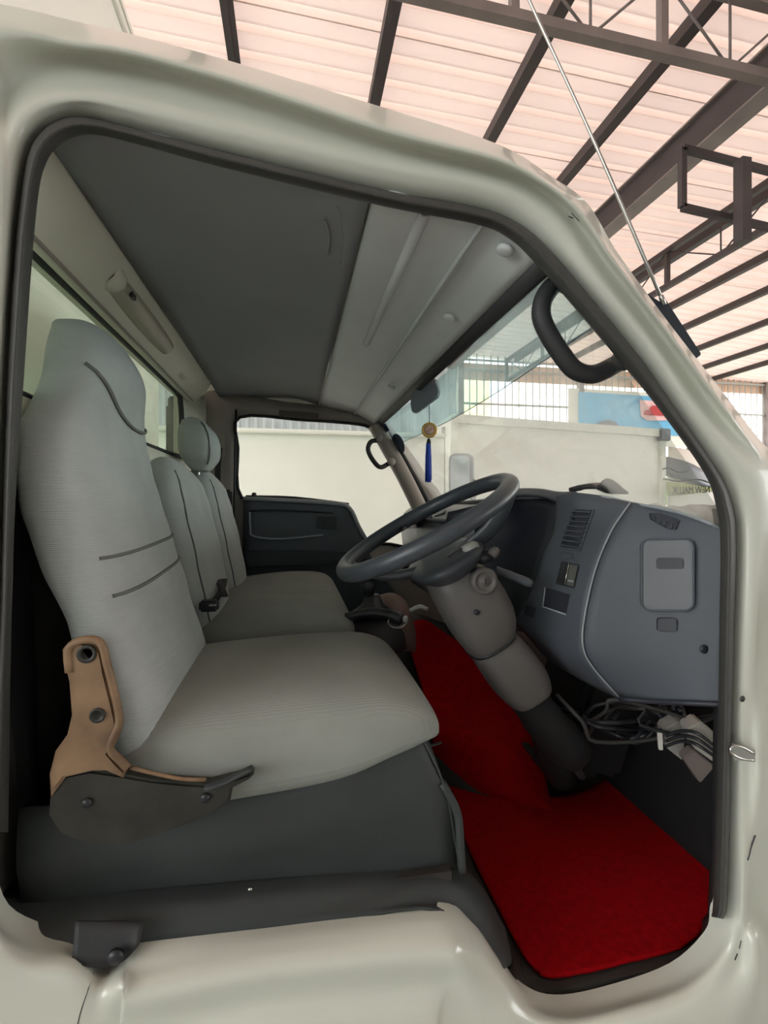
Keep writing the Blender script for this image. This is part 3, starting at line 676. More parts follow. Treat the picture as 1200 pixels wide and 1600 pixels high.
# ================================================================ SEATS
def seat_back(name, tab, yc, m, parent, n=3.2, sh=None):
    """tab rows: z, x_front, x_rear, half width"""
    rs = []
    zs = []
    z = tab[0][0]
    while z < tab[-1][0]-.001: zs.append(z); z += .035
    zs.append(tab[-1][0])
    for z in zs:
        f, r_, w = interp(tab, z)
        rs.append(sring(((f+r_)/2, yc+(sh(z) if sh else 0), z), V((1, 0, 0)), V((0, 1, 0)), (f-r_)/2, w, n, 40))
    f, r_, w = tab[-1][1:]; yc += sh(tab[-1][0]) if sh else 0
    rs.append(sring(((f+r_)/2, yc, tab[-1][0]+.012), V((1, 0, 0)), V((0, 1, 0)), (f-r_)/2*.55, w*.7, 2.4, 40))
    yc -= sh(tab[-1][0]) if sh else 0
    rs.insert(0, sring(((tab[0][1]+tab[0][2])/2, yc, tab[0][0]-.012), V((1, 0, 0)), V((0, 1, 0)), (tab[0][1]-tab[0][2])/2*.7, tab[0][3]*.85, 2.4, 40))
    return obj(name, loft(rs, 2), m, parent)
def front_pt(tab, yc, z, u, off=.0015, n=3.2):
    f, r_, w = interp(tab, z); t = min(1, abs(u))
    return V(((f+r_)/2 + (f-r_)/2*(1-t**n)**(1/n) + off*(1-t**4), yc + u*(w+off*t**2), z))
ds = empty('driver_seat', (0, 1.06, .93), 'grey fabric driver seat with built in headrest inside the open doorway', 'seat')
DT = [(1.10, -.165, -.30, .225), (1.25, -.198, -.325, .240), (1.40, -.242, -.365, .245), (1.52, -.276, -.415, .245), (1.60, -.300, -.44, .243), (1.68, -.322, -.452, .236), (1.74, -.334, -.458, .215), (1.78, -.338, -.459, .185), (1.82, -.335, -.46, .165), (1.87, -.335, -.462, .158), (1.92, -.350, -.465, .140), (1.955, -.378, -.466, .108)]
DSH = lambda z: .05*max(0, min(1, (z-1.68)/.16))+.02*max(0, (z-1.84)/.11)
dbk = seat_back('backrest', DT, 1.06, fabric, ds, sh=DSH)
for z0, z1 in ((1.515, 1.53), (1.455, 1.475)):
    obj('seam', tube([front_pt(DT, 1.06, z0+(z1-z0)*(u+1)/2 , u) for u in [-.92+1.84*k/20 for k in range(21)]], .0032, 6), seam, dbk)
obj('seam', tube([front_pt(DT, 1.06+DSH(z_), z_, u, .004) for u, z_ in [(q, 1.835-.075*(1-abs(q*.9-.25)**2.0)) for q in [-.97+1.94*k/24 for k in range(25)]]], .0035, 6), seam, dbk)
def cushion(name, xt, yc, w, m, parent, n=3.4):
    """xt rows: x, ztop, zbot, wscale"""
    rs = []
    for x_, zt_, zb_, s_ in xt:
        rs.append(sring((x_, yc, (zt_+zb_)/2), V((0, 1, 0)), V((0, 0, 1)), w*s_, (zt_-zb_)/2, n, 40))
    return obj(name, loft(rs, 4), m, parent)
DC = [(-.305, 1.20, 1.14, .6), (-.29, 1.255, 1.09, .92), (-.2, 1.275, 1.08, 1), (-.05, 1.285, 1.085, 1), (.08, 1.288, 1.10, 1), (.16, 1.283, 1.13, 1), (.22, 1.262, 1.155, .97), (.254, 1.225, 1.17, .90), (.262, 1.205, 1.18, .80)]
dc = cushion('cushion', DC, 1.06, .245, fabric_cush, ds)
obj('seam', tube([(x_, .8185+.002*i, 1.175 + .03*math.sin(i*.5)) for i, x_ in enumerate((-.2, -.1, 0, .1, .16, .2))], .0018, 6, 3), seam, dc)
# skirt / seat box
sk = [[V((x_, .845, z_)) for x_, z_ in ((-.42, 1.13), (-.2, 1.12), (0, 1.12), (.12, 1.15), (.22, 1.19))],
      [V((x_, .838, z_)) for x_, z_ in ((-.42, 1.05), (-.2, 1.04), (0, 1.045), (.14, 1.07), (.265, 1.09))],
      [V((x_, .85, z_)) for x_, z_ in ((-.42, .99), (-.2, .985), (0, .99), (.15, 1.0), (.285, 1.01))],
      [V((x_, .86, z_)) for x_, z_ in ((-.42, .925), (-.2, .925), (0, .925), (.15, .928), (.30, .93))]]
bm = grid(sk, 4, 4); toward(bm, thick=.004); obj('seat_skirt', bm, skirt, ds)
patch('front_skirt', [[V((.22, .845, 1.19)), V((.24, 1.05, 1.2)), V((.24, 1.28, 1.2))], [V((.265, .838, 1.09)), V((.28, 1.05, 1.1)), V((.28, 1.28, 1.1))], [V((.30, .86, .93)), V((.30, 1.05, .93)), V((.30, 1.28, .93))]], skirt, ds)
obj('skirt_edge', tube([(.262, .842, 1.10), (.292, .845, 1.04), (.298, .846, .98), (.303, .85, .93)], .008, 8, 4), skirt, ds)
obj('release_tab', tube([PY(668, 1166, .93), PY(680, 1163, .93), PY(690, 1160, .93)], .004, 6, 2, flat=.5), brack_dark, ds)
# recliner bracket
rb = [(105, 1010), (112, 1002), (130, 998), (155, 1000), (166, 1012), (172, 1045), (182, 1085), (190, 1120), (189, 1145), (178, 1168), (190, 1182), (203, 1196), (198, 1206), (172, 1195), (150, 1195), (110, 1205), (88, 1235), (86, 1200), (95, 1165), (113, 1140), (120, 1110), (116, 1060)]
bm = bmesh.new(); a = [bm.verts.new(PY(x_, y_, .803)) for x_, y_ in rb]; bm.faces.new(a)
r0 = bmesh.ops.extrude_face_region(bm, geom=bm.faces[:]); 
for v in [g for g in r0['geom'] if isinstance(g, bmesh.types.BMVert)]: v.co.y -= .02
fixn(bm); bmesh.ops.bevel(bm, geom=[e for e in bm.edges if all(v.co.y < .79 for v in e.verts)], offset=.004, segments=2, affect='EDGES')
rbo = obj('recliner_bracket', bm, brack, ds, smooth=False, label='tan plastic cover on the hinge arm')
obj('rim', tube([PY(x_, y_, .784) for x_, y_ in ((108, 1050), (107, 1014), (130, 1000), (157, 1004), (168, 1040), (182, 1095), (186, 1130), (172, 1168), (190, 1190), (200, 1200))], .006, 8, 4), brack, rbo)
for (x_, y_), r_ in (((135, 1022), .016), ((152, 1118), .013)):
    obj('bolt_recess', lathe([(r_*.85, .002), (r_*.85, -.001), (r_*.6, -.001), (r_*.5, .001), (.001, .001)], PY(x_, y_, .782), (0, 1, 0), 14), brack_dark, rbo)
cv = [(88, 1235), (108, 1200), (150, 1192), (178, 1196), (203, 1200), (240, 1207), (290, 1212), (330, 1215), (372, 1204), (394, 1196), (398, 1200), (390, 1208), (366, 1220), (362, 1240), (330, 1262), (270, 1285), (210, 1305), (150, 1305), (105, 1290), (86, 1262)]
bm = bmesh.new(); a = [bm.verts.new(PY(x_, y_, .812)) for x_, y_ in cv]; bm.faces.new(a)
r0 = bmesh.ops.extrude_face_region(bm, geom=bm.faces[:])
for v in [g for g in r0['geom'] if isinstance(g, bmesh.types.BMVert)]: v.co.y -= .022
fixn(bm); bmesh.ops.bevel(bm, geom=[e for e in bm.edges if all(v.co.y < .80 for v in e.verts)], offset=.004, segments=2, affect='EDGES')
cvo = obj('side_cover', bm, brack_dark, ds, smooth=False, label='dirty dark plastic cover along the seat base')
obj('cover_ridge', tube([PY(x_, y_, .789) for x_, y_ in ((204, 1199), (240, 1208), (285, 1217), (322, 1218))], .003, 6, 3), brack, cvo)
obj('lever', tube([PY(x_, y_, .782) for x_, y_ in ((320, 1232), (350, 1222), (378, 1208), (394, 1200))], .008, 8, 3, flat=.5), skirt, cvo)
obj('screw', lathe([(.007, 0), (.007, -.003), (.001, -.004)], PY(321, 1246, .789), (0, 1, 0), 10), blackp, cvo)
obj('screw', lathe([(.007, 0), (.007, -.003), (.001, -.004)], PY(136, 1254, .789), (0, 1, 0), 10), blackp, cvo)
# ---- passenger bench: middle back, outer back, shared cushion
ps = empty('bench_seat', (0, 1.9, .93), 'grey two place passenger bench beyond the driver seat', 'bench seat')
PT = [(1.18, -.20, -.36, .22), (1.3, -.222, -.39, .255), (1.45, -.250, -.41, .27), (1.58, -.282, -.42, .265), (1.66, -.305, -.425, .235), (1.71, -.335, -.43, .18), (1.735, -.36, -.43, .11)]
b1 = seat_back('middle_backrest', PT, 1.66, fabric, ps, n=2.7)
PT2 = [(z, a+.015, b, w*.88) for z, a, b, w in PT]
b2 = seat_back('outer_backrest', PT2, 2.16, fabric, ps, n=2.7)
for tb, yc, bb in ((PT, 1.66, b1), (PT2, 2.16, b2)):
    for sgn in (-1,):
        obj('seam', tube([front_pt(tb, yc, 1.22 + (1.70-1.22)*k/16, sgn*.80, .001, 2.7) for k in range(17)], .0028, 6), seam, bb)
PH = [(1.745, -.320, -.40, .075), (1.765, -.300, -.420, .105), (1.80, -.290, -.435, .122), (1.86, -.295, -.437, .122), (1.90, -.315, -.437, .108), (1.925, -.345, -.425, .08)]
hd = seat_back('headrest', PH, 2.02, fabric, ps, n=3.0)
obj('seam', tube([front_pt(PH, 2.02, z, -.86, .002, 3.0) for z in [1.755+.16*k/10 for k in range(11)]], .003, 6), seam, hd)
for s_ in (-.04, .04): obj('headrest_post', tube([(-.37, 2.06+s_, 1.68), (-.37, 2.06+s_, 1.77)], .006, 8), chrome, hd)
PC = [(-.28, 1.22, 1.18, .7), (-.26, 1.27, 1.14, .97), (-.1, 1.295, 1.13, 1), (.04, 1.30, 1.135, 1), (.12, 1.292, 1.15, .98), (.165, 1.27, 1.17, .95), (.182, 1.24, 1.19, .85)]
cushion('cushion', PC, 1.90, .515, fabric_cush, ps, 4.2)
bm = bmesh.new(); box(bm, (-.06, 1.9, 1.035), (.46, 1.0, .19), bev=.02); obj('seat_base', bm, skirt, ps)
bm = bmesh.new(); box(bm, (-.04, 1.345, 1.09), (.5, .04, .24), bev=.008); obj('side_board', bm, blackp, ps, smooth=False)
# belt buckle between the seats
bk = empty('seat_belt_buckle', PY(335, 920, 1.75), 'dark seat belt buckles between the bench backrests and cushion', 'seat belt')
obj('webbing', tube([PY(350, 905, 1.62), PY(345, 925, 1.5), PY(332, 943, 1.42)], .011, 8, 3, flat=.2), webbing, bk)
obj('webbing', tube([PY(341, 906, 1.60), PY(352, 932, 1.46)], .010, 8, 3, flat=.2), webbing, bk)
bm = bmesh.new(); box(bm, PY(327, 946, 1.40), (.05, .035, .03), bev=.006); obj('buckle', bm, blackp, bk, smooth=False)
bm = bmesh.new(); box(bm, PY(333, 945, 1.38), (.02, .012, .006)); obj('buckle_tongue', bm, chrome, bk, smooth=False)
# belt on far pillar
fb = empty('seat_belt', PY(345, 720, 2.56), 'passenger seat belt hanging from its anchor on the far pillar', 'seat belt')
obj('webbing', tube([PY(343, 700, 2.54), PY(340, 740, 2.53), PY(342, 800, 2.52), PY(350, 860, 2.50)], .022, 8, 4, flat=.12), webbing, fb)
poly('anchor_cover', [PY(337, 678, 2.565), PY(350, 678, 2.565), PY(352, 715, 2.565), PY(337, 715, 2.565)], sidetrim, fb, V((0, -.02, 0)), bev=.005)
bm = bmesh.new(); box(bm, PY(357, 790, 2.54), (.035, .04, .16), bev=.01); obj('reel_cover', bm, blackp, fb, smooth=False)
# ================================================================ DASHBOARD
db = empty('dashboard', (.75, 1.6, 1.2), 'grey moulded truck dashboard ahead of the steering wheel', 'dashboard')
yy4 = (1.0, .935, .87, .812)
def row4(*p): return [(x_, y_, w_) for (x_, y_), w_ in zip(p, yy4)]
ridge = [(985, 785), (955, 830), (930, 890), (913, 965), (911, 1010), (926, 1042), (968, 1090)]
epn = patch('end_panel', [row4((985, 785), (1035, 793), (1082, 808), (1140, 832)), row4((955, 830), (1020, 835), (1080, 845), (1140, 860)),
     row4((930, 890), (1010, 895), (1075, 900), (1138, 910)), row4((913, 965), (1000, 970), (1070, 975), (1136, 980)),
     row4((911, 1010), (1000, 1025), (1070, 1030), (1134, 1035)), row4((926, 1042), (1010, 1060), (1070, 1066), (1134, 1068)),
     row4((968, 1090), (1020, 1095), (1070, 1097), (1134, 1100))], dashm, db, thick=.01)
obj('edge_highlight', tube([PY(x_, y_, .997) for x_, y_ in ridge], .0022, 8, 5), dash_l, db)  # pale tube stands in for the highlight along the dash ridge
obj('lower_edge', tube([PY(968, 1092, .998), PY(1020, 1096, .935), PY(1070, 1098, .87), PY(1134, 1101, .812)], .006, 8, 3), dash_d, db)
fas_rows = [[(869, 776, 1.16), (900, 770, 1.11), (940, 775, 1.06), (985, 785, 1.0)], [(866, 827, 1.16), (890, 828, 1.11), (920, 830, 1.06), (955, 830, 1.0)],
     [(850, 864, 1.17), (875, 872, 1.12), (900, 878, 1.06), (932, 885, 1.0)], [(836, 908, 1.18), (860, 918, 1.12), (885, 928, 1.06), (918, 940, 1.0)],
     [(818, 950, 1.20), (848, 965, 1.14), (878, 978, 1.07), (911, 992, 1.0)], [(808, 972, 1.22), (842, 996, 1.15), (876, 1012, 1.08), (912, 1020, 1.0)],
     [(835, 1008, 1.22), (862, 1025, 1.15), (890, 1040, 1.08), (925, 1042, 1.0)], [(864, 1038, 1.22), (895, 1056, 1.15), (930, 1075, 1.08), (966, 1092, 1.0)]]
fsc = patch('fascia', fas_rows, dashm, db, thick=.01)
def fpt(px, py, off=0): return hit(fsc, px, py, off)
# top surface + hood
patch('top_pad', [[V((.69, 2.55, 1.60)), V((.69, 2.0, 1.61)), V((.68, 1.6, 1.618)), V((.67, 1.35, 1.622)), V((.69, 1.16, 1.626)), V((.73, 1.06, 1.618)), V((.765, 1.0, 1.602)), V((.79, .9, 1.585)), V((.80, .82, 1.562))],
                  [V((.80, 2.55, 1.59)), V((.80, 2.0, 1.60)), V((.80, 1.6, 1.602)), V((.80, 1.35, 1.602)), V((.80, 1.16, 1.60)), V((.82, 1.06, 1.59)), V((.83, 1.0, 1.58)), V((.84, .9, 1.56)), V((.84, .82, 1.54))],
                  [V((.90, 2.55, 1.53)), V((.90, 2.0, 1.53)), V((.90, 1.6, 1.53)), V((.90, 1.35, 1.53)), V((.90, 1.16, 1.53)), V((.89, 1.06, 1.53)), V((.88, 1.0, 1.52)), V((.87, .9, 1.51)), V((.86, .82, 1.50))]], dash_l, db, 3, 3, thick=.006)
# instrument hood: brow from far side of cluster to fascia
patch('instrument_hood', [[(760, 782, 1.52), (800, 765, 1.42), (840, 763, 1.28), (872, 768, 1.18), (900, 768, 1.12)], [(750, 800, 1.50), (795, 776, 1.40), (838, 774, 1.26), (862, 780, 1.18), (872, 788, 1.16)]], dashm, db, thick=.008)
patch('cluster_recess', [[(700, 800, 1.62), (760, 786, 1.55), (810, 776, 1.45), (872, 786, 1.22)], [(690, 840, 1.62), (760, 830, 1.56), (815, 828, 1.46), (868, 828, 1.22)],
     [(690, 880, 1.60), (755, 875, 1.54), (800, 880, 1.44), (852, 866, 1.22)], [(690, 930, 1.58), (750, 930, 1.5), (790, 945, 1.42), (838, 910, 1.22)], [(700, 990, 1.55), (750, 1000, 1.48), (790, 1000, 1.4), (820, 960, 1.24)]], dash_d, db, thick=.006)
# slatted vent
vent = [(901, 796), (926, 797), (921, 810), (903, 858), (877, 852), (890, 815)]
vq = [fpt(897, 796, .004), fpt(927, 797, .004), fpt(905, 860, .004), fpt(875, 854, .004)]
vo = poly('side_vent', vq, dash_d, db, V((.010, .016, 0)))
obj('vent_frame', tube(vq, .0028, 6, 1, closed=True), dashm, vo)
for k in range(8):
    a = vq[0].lerp(vq[3], (k+.5)/8); b = vq[1].lerp(vq[2], (k+.5)/8)
    bm = bmesh.new(); beam(bm, a+V((-.006, -.003, 0)), b+V((-.006, -.003, 0)), .010, .0025, up=V((.3, 0, 1))); obj('slat', bm, dashm, vo, smooth=False)
def fplate(name, q, m, par=db, off=.004, th=.006):
    return poly(name, [fpt(x_, y_, off) for x_, y_ in q], m, par, V((th*.6, th*2.5, 0)))
fplate('blank_button', [(878, 863), (895, 866), (893, 873), (876, 870)], dashm, off=.007)
sw = fplate('switch_panel', [(879, 877), (905, 882), (896, 919), (869, 912)], dash_d)
fplate('rocker_switch', [(880, 879), (887, 880.5), (880, 914), (872, 911)], blackp, sw, .010)
fplate('rocker_switch', [(891, 882), (903, 884), (896, 917), (885, 914)], mat('switch_olive', (88, 90, 84), .5), sw, .010)
obj('divider', tube([fpt(889, 880, .011), fpt(882, 914, .011)], .0015, 6), chrome, sw)
fplate('switch_legend', [(888, 906), (896, 907.5), (895.5, 910), (887.5, 908.5)], dash_l, sw, .013, .002)
fplate('coin_recess', [(853, 918), (890, 929), (884, 959), (850, 948)], dash_d)
obj('recess_rim', tube([fpt(x_, y_, .006) for x_, y_ in ((852, 918), (848, 948), (884, 960))], .002, 6), dash_l, db)
fplate('dimmer_knob', [(822, 944), (838, 950), (834, 966), (818, 960)], dash_d, off=.006)
# end panel details
def ept(px, py, off=0): return hit(epn, px, py, off)
def eplate(name, q, m, par=db, off=.006, th=.006, bev=.001):
    return poly(name, [ept(x_, y_, off) for x_, y_ in q], m, par, V((th*.6, th*1.8, 0)), bev=bev)
def rrect(x0, y0, x1, y1, r, sk_=0, n=4):
    out = []
    for cx, cy, a0 in ((x1-r, y0+r, -90), (x1-r, y1-r, 0), (x0+r, y1-r, 90), (x0+r, y0+r, 180)):
        for k in range(n+1):
            a = R(a0+90*k/n); out.append((cx+r*math.cos(a)+sk_*(cy-y0)/(y1-y0), cy+r*math.sin(a)))
    return out
lid = eplate('ashtray_lid', rrect(1003, 842, 1084, 954, 14), mat('lid_grey', (98, 102, 106), .5, bump=.2, bs=500), off=.012, th=.010)
obj('lid_edge', tube([ept(x_, y_, .013) for x_, y_ in rrect(1003, 842, 1084, 954, 14)], .0022, 6, 1, closed=True), dashm, lid)
eplate('finger_slot', rrect(1026, 872, 1068, 889, 4), dash_d, lid, off=.016, th=.004)
eplate('small_slot', rrect(1028, 966, 1058, 987, 4), dash_d, off=.007)
gv = eplate('demister_vent', [(1016, 802), (1028, 801), (1062, 812), (1056, 828), (1046, 827), (1018, 812)], dash_d, off=.006)
for k in range(4):
    a = ept(1022+k*9, 806+k*4, .012); obj('slat', tube([a, a+V((0, 0, -.012))], .0015, 5), dashm, gv)
obj('screw_cap', lathe([(.009, 0), (.009, -.003), (.001, -.004)], ept(1099, 1014, .006), (0, 1, 0), 12), dash_d, db)
# passenger side of the dash (extruded profile)
prof = [(.63, 1.18), (.60, 1.25), (.575, 1.40), (.57, 1.50), (.585, 1.555), (.63, 1.59), (.70, 1.605)]
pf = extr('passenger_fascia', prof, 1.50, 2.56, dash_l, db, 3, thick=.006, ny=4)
obj('shelf_edge', tube([(.575, 1.5, 1.535), (.575, 2.55, 1.535)], .010, 8), dashm, db)
for q in (((632, 803), (656, 802), (650, 824), (626, 826)), ((664, 790), (682, 789), (674, 809), (658, 811)), ((686, 789), (703, 788), (694, 802), (680, 806))):
    vv = poly('centre_vent', [hit(pf, x_, y_, .010) for x_, y_ in q], blackp, db, V((.014, 0, 0)))
    pts_ = [hit(pf, x_, y_, .013) for x_, y_ in q]; obj('vent_frame', tube(pts_, .005, 6, 1, closed=True), dash_l, vv)
    for k in range(3):
        a = pts_[0].lerp(pts_[3], (k+1)/4); b = pts_[1].lerp(pts_[2], (k+1)/4); obj('slat', tube([a, b], .003, 5), dash_d, vv)
# dark object lying on the dash top (folded cloth / wiper)
gl = empty('work_glove', PY(935, 765, 1.12), 'crumpled dark glove lying on the dashboard top', 'glove')
rs = []
for t, w_, h_ in ((0, .008, .006), (.15, .02, .012), (.35, .028, .020), (.6, .026, .016), (.8, .018, .009), (1, .008, .004)):
    p = PY(912, 766, 1.16).lerp(PY(958, 774, 1.10), t); rs.append(sring(p+V((.04, 0, .004+h_*.6)), V((.5, -.86, 0)).cross(UP), UP, w_, h_, 2, 14))
obj('palm', loft(rs, 3), rubber_soft, gl)
for k in range(3):
    p = PY(914+k*6, 767-k, 1.15); obj('finger', tube([p+V((.05, 0, .012)), p+V((.02, .04, .012)), p+V((0, .07, .004))], .007, 8, 3), rubber_soft, gl)
# wiper outside on the cowl
wp = empty('wiper', ws(1.3, 1.0), 'thin black wiper resting along the foot of the windscreen', 'wiper')
obj('arm', tube([ws(1.25, .985)+V((.02, 0, .02)), ws(1.5, .96)+V((.02, 0, .02)), ws(1.75, .95)+V((.02, 0, .02))], .005, 6), blackp, wp)
obj('blade', tube([ws(1.4, .95)+V((.018, 0, .02)), ws(2.0, .93)+V((.018, 0, .02))], .006, 6), blackp, wp)
# ================================================================ STEERING WHEEL + COLUMN
TH = R(29); WC = V((.302, 1.10, 1.553)); AX = V((math.cos(TH), 0, math.sin(TH))); AY = V((0, 1, 0)); NN = V((math.sin(TH), 0, -math.cos(TH)))
RW = .215
sw_ = empty('steering_wheel', WC, 'large black two spoke steering wheel on its column', 'steering wheel')
pts = [WC + AX*RW*math.cos(a) + AY*RW*math.sin(a) for a in [2*math.pi*k/64 for k in range(64)]]
obj('rim', tube(pts, .0195, 14, 1, closed=True), wheelm, sw_)
for s_ in (-1, 1):
    SD = (AX*.93 - AY*.37)*s_
    obj('spoke', tube([WC + SD*.212, WC + SD*.185 + NN*.035, WC + SD*.13 + NN*.075, WC + SD*.05 + NN*.095], .024, 10, 4, flat=.5), wheelm, sw_)
hb = loft([sring(WC+NN*h, AX, AY, a, b, 2.8, 28) for h, a, b in ((.078, .05, .07), (.082, .080, .11), (.095, .088, .12), (.115, .072, .10), (.14, .045, .06))], 2)
obj('hub', hb, wheelm, sw_)
cl = empty('steering_column', WC + NN*.35, 'beige grey steering column shroud with ignition lock below the wheel', 'steering column')
sh = loft([sring(WC+NN*h + V((ox, oy, 0)), AX, AY, a, b, 3.2, 28) for h, a, b, ox, oy in ((.12, .045, .05, 0, 0), (.13, .062, .075, .0, 0), (.18, .075, .085, .01, 0), (.26, .075, .08, .012, 0), (.315, .06, .065, .005, 0), (.325, .05, .055, 0, 0))], 3)
obj('upper_shroud', sh, shroudm, cl)
sh = loft([sring(WC+NN*h + V((ox, 0, 0)), AX, AY, a, b, 3, 28) for h, a, b, ox in ((.32, .052, .05, 0.005), (.335, .06, .058, .01), (.42, .066, .062, .025), (.47, .055, .055, .03), (.48, .04, .045, .03))], 3)
obj('lower_shroud', sh, shroudm, cl)
obj('shroud_gap', tube([p for p in sring(WC+NN*.322+V((.003, 0, 0)), AX, AY, .056, .062, 3, 28)], .004, 6, 1, closed=True), blackp, cl)
obj('column_tube', tube([WC+NN*.10, WC+NN*.15], .03, 12), blackp, cl)
obj('column_boot', tube([WC+NN*.47+V((.02, 0, 0)), WC+NN*.56+V((.04, .02, 0)), WC+NN*.68+V((.08, .05, 0))], [.045, .05, .055, .05], 14, 4), black, cl)
ig = PY(757, 908, 1.008)
il = obj('ignition_lock', lathe([(.030, .02), (.030, -.003), (.026, -.006), (.021, -.006), (.020, -.002), (.011, -.002), (.010, -.006), (.001, -.006)], ig, (0, 1, 0), 26), shroudm, cl)
obj('key_slot', tube([ig+V((0, -.007, -.006)), ig+V((0, -.007, .006))], .0018, 6), blackp, il)
for x_, y_ in ((709, 902), (745, 957)): obj('shroud_screw', lathe([(.006, .01), (.006, -.001), (.001, -.001)], PY(x_, y_, 1.012), (0, 1, 0), 10), blackp, cl)
bm = bmesh.new(); box(bm, PY(722, 868, 1.04), (.07, .05, .035), Matrix.Rotation(-TH*1.2, 3, 'Y'), .006); obj('switch_block', bm, blackp, cl)
bm = bmesh.new(); box(bm, PY(735, 857, 1.02), (.035, .03, .022), Matrix.Rotation(-TH, 3, 'Y'), .003); obj('metal_clip', bm, galv, cl)
bm = bmesh.new(); box(bm, PY(757, 870, 1.02), (.04, .03, .028), Matrix.Rotation(-.2, 3, 'Y'), .006); obj('switch_block', bm, blackp, cl)
obj('stalk_end', lathe([(.010, 0), (.012, .01), (.008, .02), (.002, .022)], PY(768, 868, 1.0), (.5, 0, .6), 12), shroudm, cl)
obj('stalk', tube([PY(775, 890, 1.10), PY(800, 900, 1.08), PY(832, 913, 1.06)], [.009, .010, .011, .008], 10, 4), dashm, cl)
obj('stalk', tube([PY(690, 880, 1.15), PY(660, 868, 1.25), PY(632, 892, 1.38), PY(648, 902, 1.36)], .008, 10, 4), blackp, cl)
# ================================================================ CONTROLS, FLOOR
gt = empty('gear_lever', PY(578, 965, 1.62), 'black gear lever knob rising between the cushion and the wheel', 'gear lever')
kp = PY(576, 908, 1.55)
obj('knob', lathe([(.012, -.05), (.020, -.04), (.026, -.02), (.025, -.005), (.018, .005), (.026, .010), (.027, .016), (.020, .018), (.017, .012), (.002, .011)], kp, (0, 0, 1), 20), blackp, gt)
obj('stick', tube([kp+V((0, 0, -.04)), kp+V((.01, .02, -.14)), kp+V((.02, .03, -.26))], .009, 8, 3), blackp, gt)
obj('collar', lathe([(.06, -.02), (.055, 0), (.035, .02), (.025, .045), (.02, .05)], kp+V((.015, .01, -.095)), (0, 0, 1), 20), blackp, gt)
obj('boot', lathe([(.11, -.06), (.105, -.02), (.075, .02), (.045, .05), (.02, .06)], kp+V((.02, .03, -.16)), (0, 0, 1), 20), rubber_soft, gt)
hbk = empty('handbrake_lever', PY(600, 968, 1.5), 'black handbrake lever with pale button beside the cushion corner', 'handbrake')
obj('grip', tube([PY(540, 965, 1.46), PY(575, 958, 1.45), PY(612, 962, 1.42), PY(628, 970, 1.40)], [.014, .017, .019, .017], 12, 4), blackp, hbk)
obj('button', lathe([(.012, 0), (.012, .012), (.004, .015)], PY(630, 968, 1.40), (1, -.4, 0), 12), galv, hbk)
obj('ring', tube([PY(620+14*math.cos(a), 972+9*math.sin(a), 1.41) for a in [k*math.pi/6 for k in range(12)]], .003, 6, 1, closed=True), chrome, hbk)
tc_ = empty('tunnel_console', PY(610, 975, 1.75), 'brown cover over the engine tunnel behind the gear lever', 'console')
obj('cover', loft([sring(PY(x_, y_, 1.72)+V((0, 0, -.06)), V((0, 1, 0)), UP, w_, h_, 2.6, 20) for x_, y_, w_, h_ in ((540, 960, .06, .05), (575, 950, .09, .08), (610, 945, .10, .10), (632, 950, .09, .09), (645, 970, .05, .05))], 3), brown, tc_)
obj('cable', tube([PY(640, 955, 1.45), PY(655, 948, 1.45), PY(668, 952, 1.45)], .007, 8, 3), galv, tc_)
obj('cable', tube([PY(683, 950, 1.4), PY(686, 940, 1.4), PY(684, 934, 1.4)], .005, 8, 3), chrome, tc_)
# red carpet: floor mat and tunnel mat
cp = [[(700, 1215, None)]]
def F(px, py, z=.712): return PZ(px, py, z)
def drape(rows, name, label, m, nz=.003):
    bm = grid(rows, 6, 6)
    for v in bm.verts: v.co.z += random.uniform(-nz, nz)*.3
    toward(bm, V((.4, .5, 3)), .008); return tag(obj(name, bm, m, loc=rows[0][0]), label, 'carpet')
drape([[F(680, 1165), F(720, 1165), F(790, 1195), F(850, 1240), F(905, 1235), F(966, 1208)],
       [F(706, 1250), F(750, 1260), F(815, 1280), F(880, 1290), F(950, 1280), F(1030, 1282)],
       [F(735, 1330), F(790, 1345), F(850, 1355), F(920, 1360), F(1000, 1350), F(1114, 1325)],
       [F(775, 1410), F(820, 1425), F(880, 1432), F(950, 1432), F(1040, 1425), F(1114, 1400)],
       [F(812, 1480), F(850, 1490), F(900, 1490), F(960, 1484), F(1030, 1470), F(1095, 1452)],
       [F(836, 1512), F(856, 1522), F(890, 1520), F(950, 1506), F(1020, 1490), F(1062, 1480)]], 'floor_carpet', 'bright red carpet covering the driver footwell floor', carpet)
def tp(px, py, yy): return PY(px, py, yy)
drape([[tp(638, 975, 1.84), tp(655, 968, 1.84), tp(672, 972, 1.82), tp(690, 985, 1.78), tp(720, 1005, 1.72)],
       [tp(640, 1010, 1.74), tp(665, 1015, 1.72), tp(700, 1030, 1.69), tp(735, 1045, 1.65), tp(775, 1075, 1.60)],
       [tp(655, 1060, 1.64), tp(690, 1070, 1.62), tp(735, 1090, 1.58), tp(780, 1110, 1.55), tp(830, 1140, 1.5)],
       [tp(668, 1105, 1.57), tp(705, 1120, 1.54), tp(755, 1140, 1.50), tp(800, 1160, 1.46), tp(850, 1185, 1.43)],
       [tp(674, 1135, 1.50), tp(705, 1148, 1.48), tp(755, 1162, 1.45), tp(800, 1185, 1.42), tp(855, 1225, 1.40)],
       [F(676, 1205), F(705, 1222), F(755, 1242), F(805, 1254), F(862, 1266)]], 'tunnel_carpet', 'darker red carpet piece rising over the engine tunnel side', carpet)
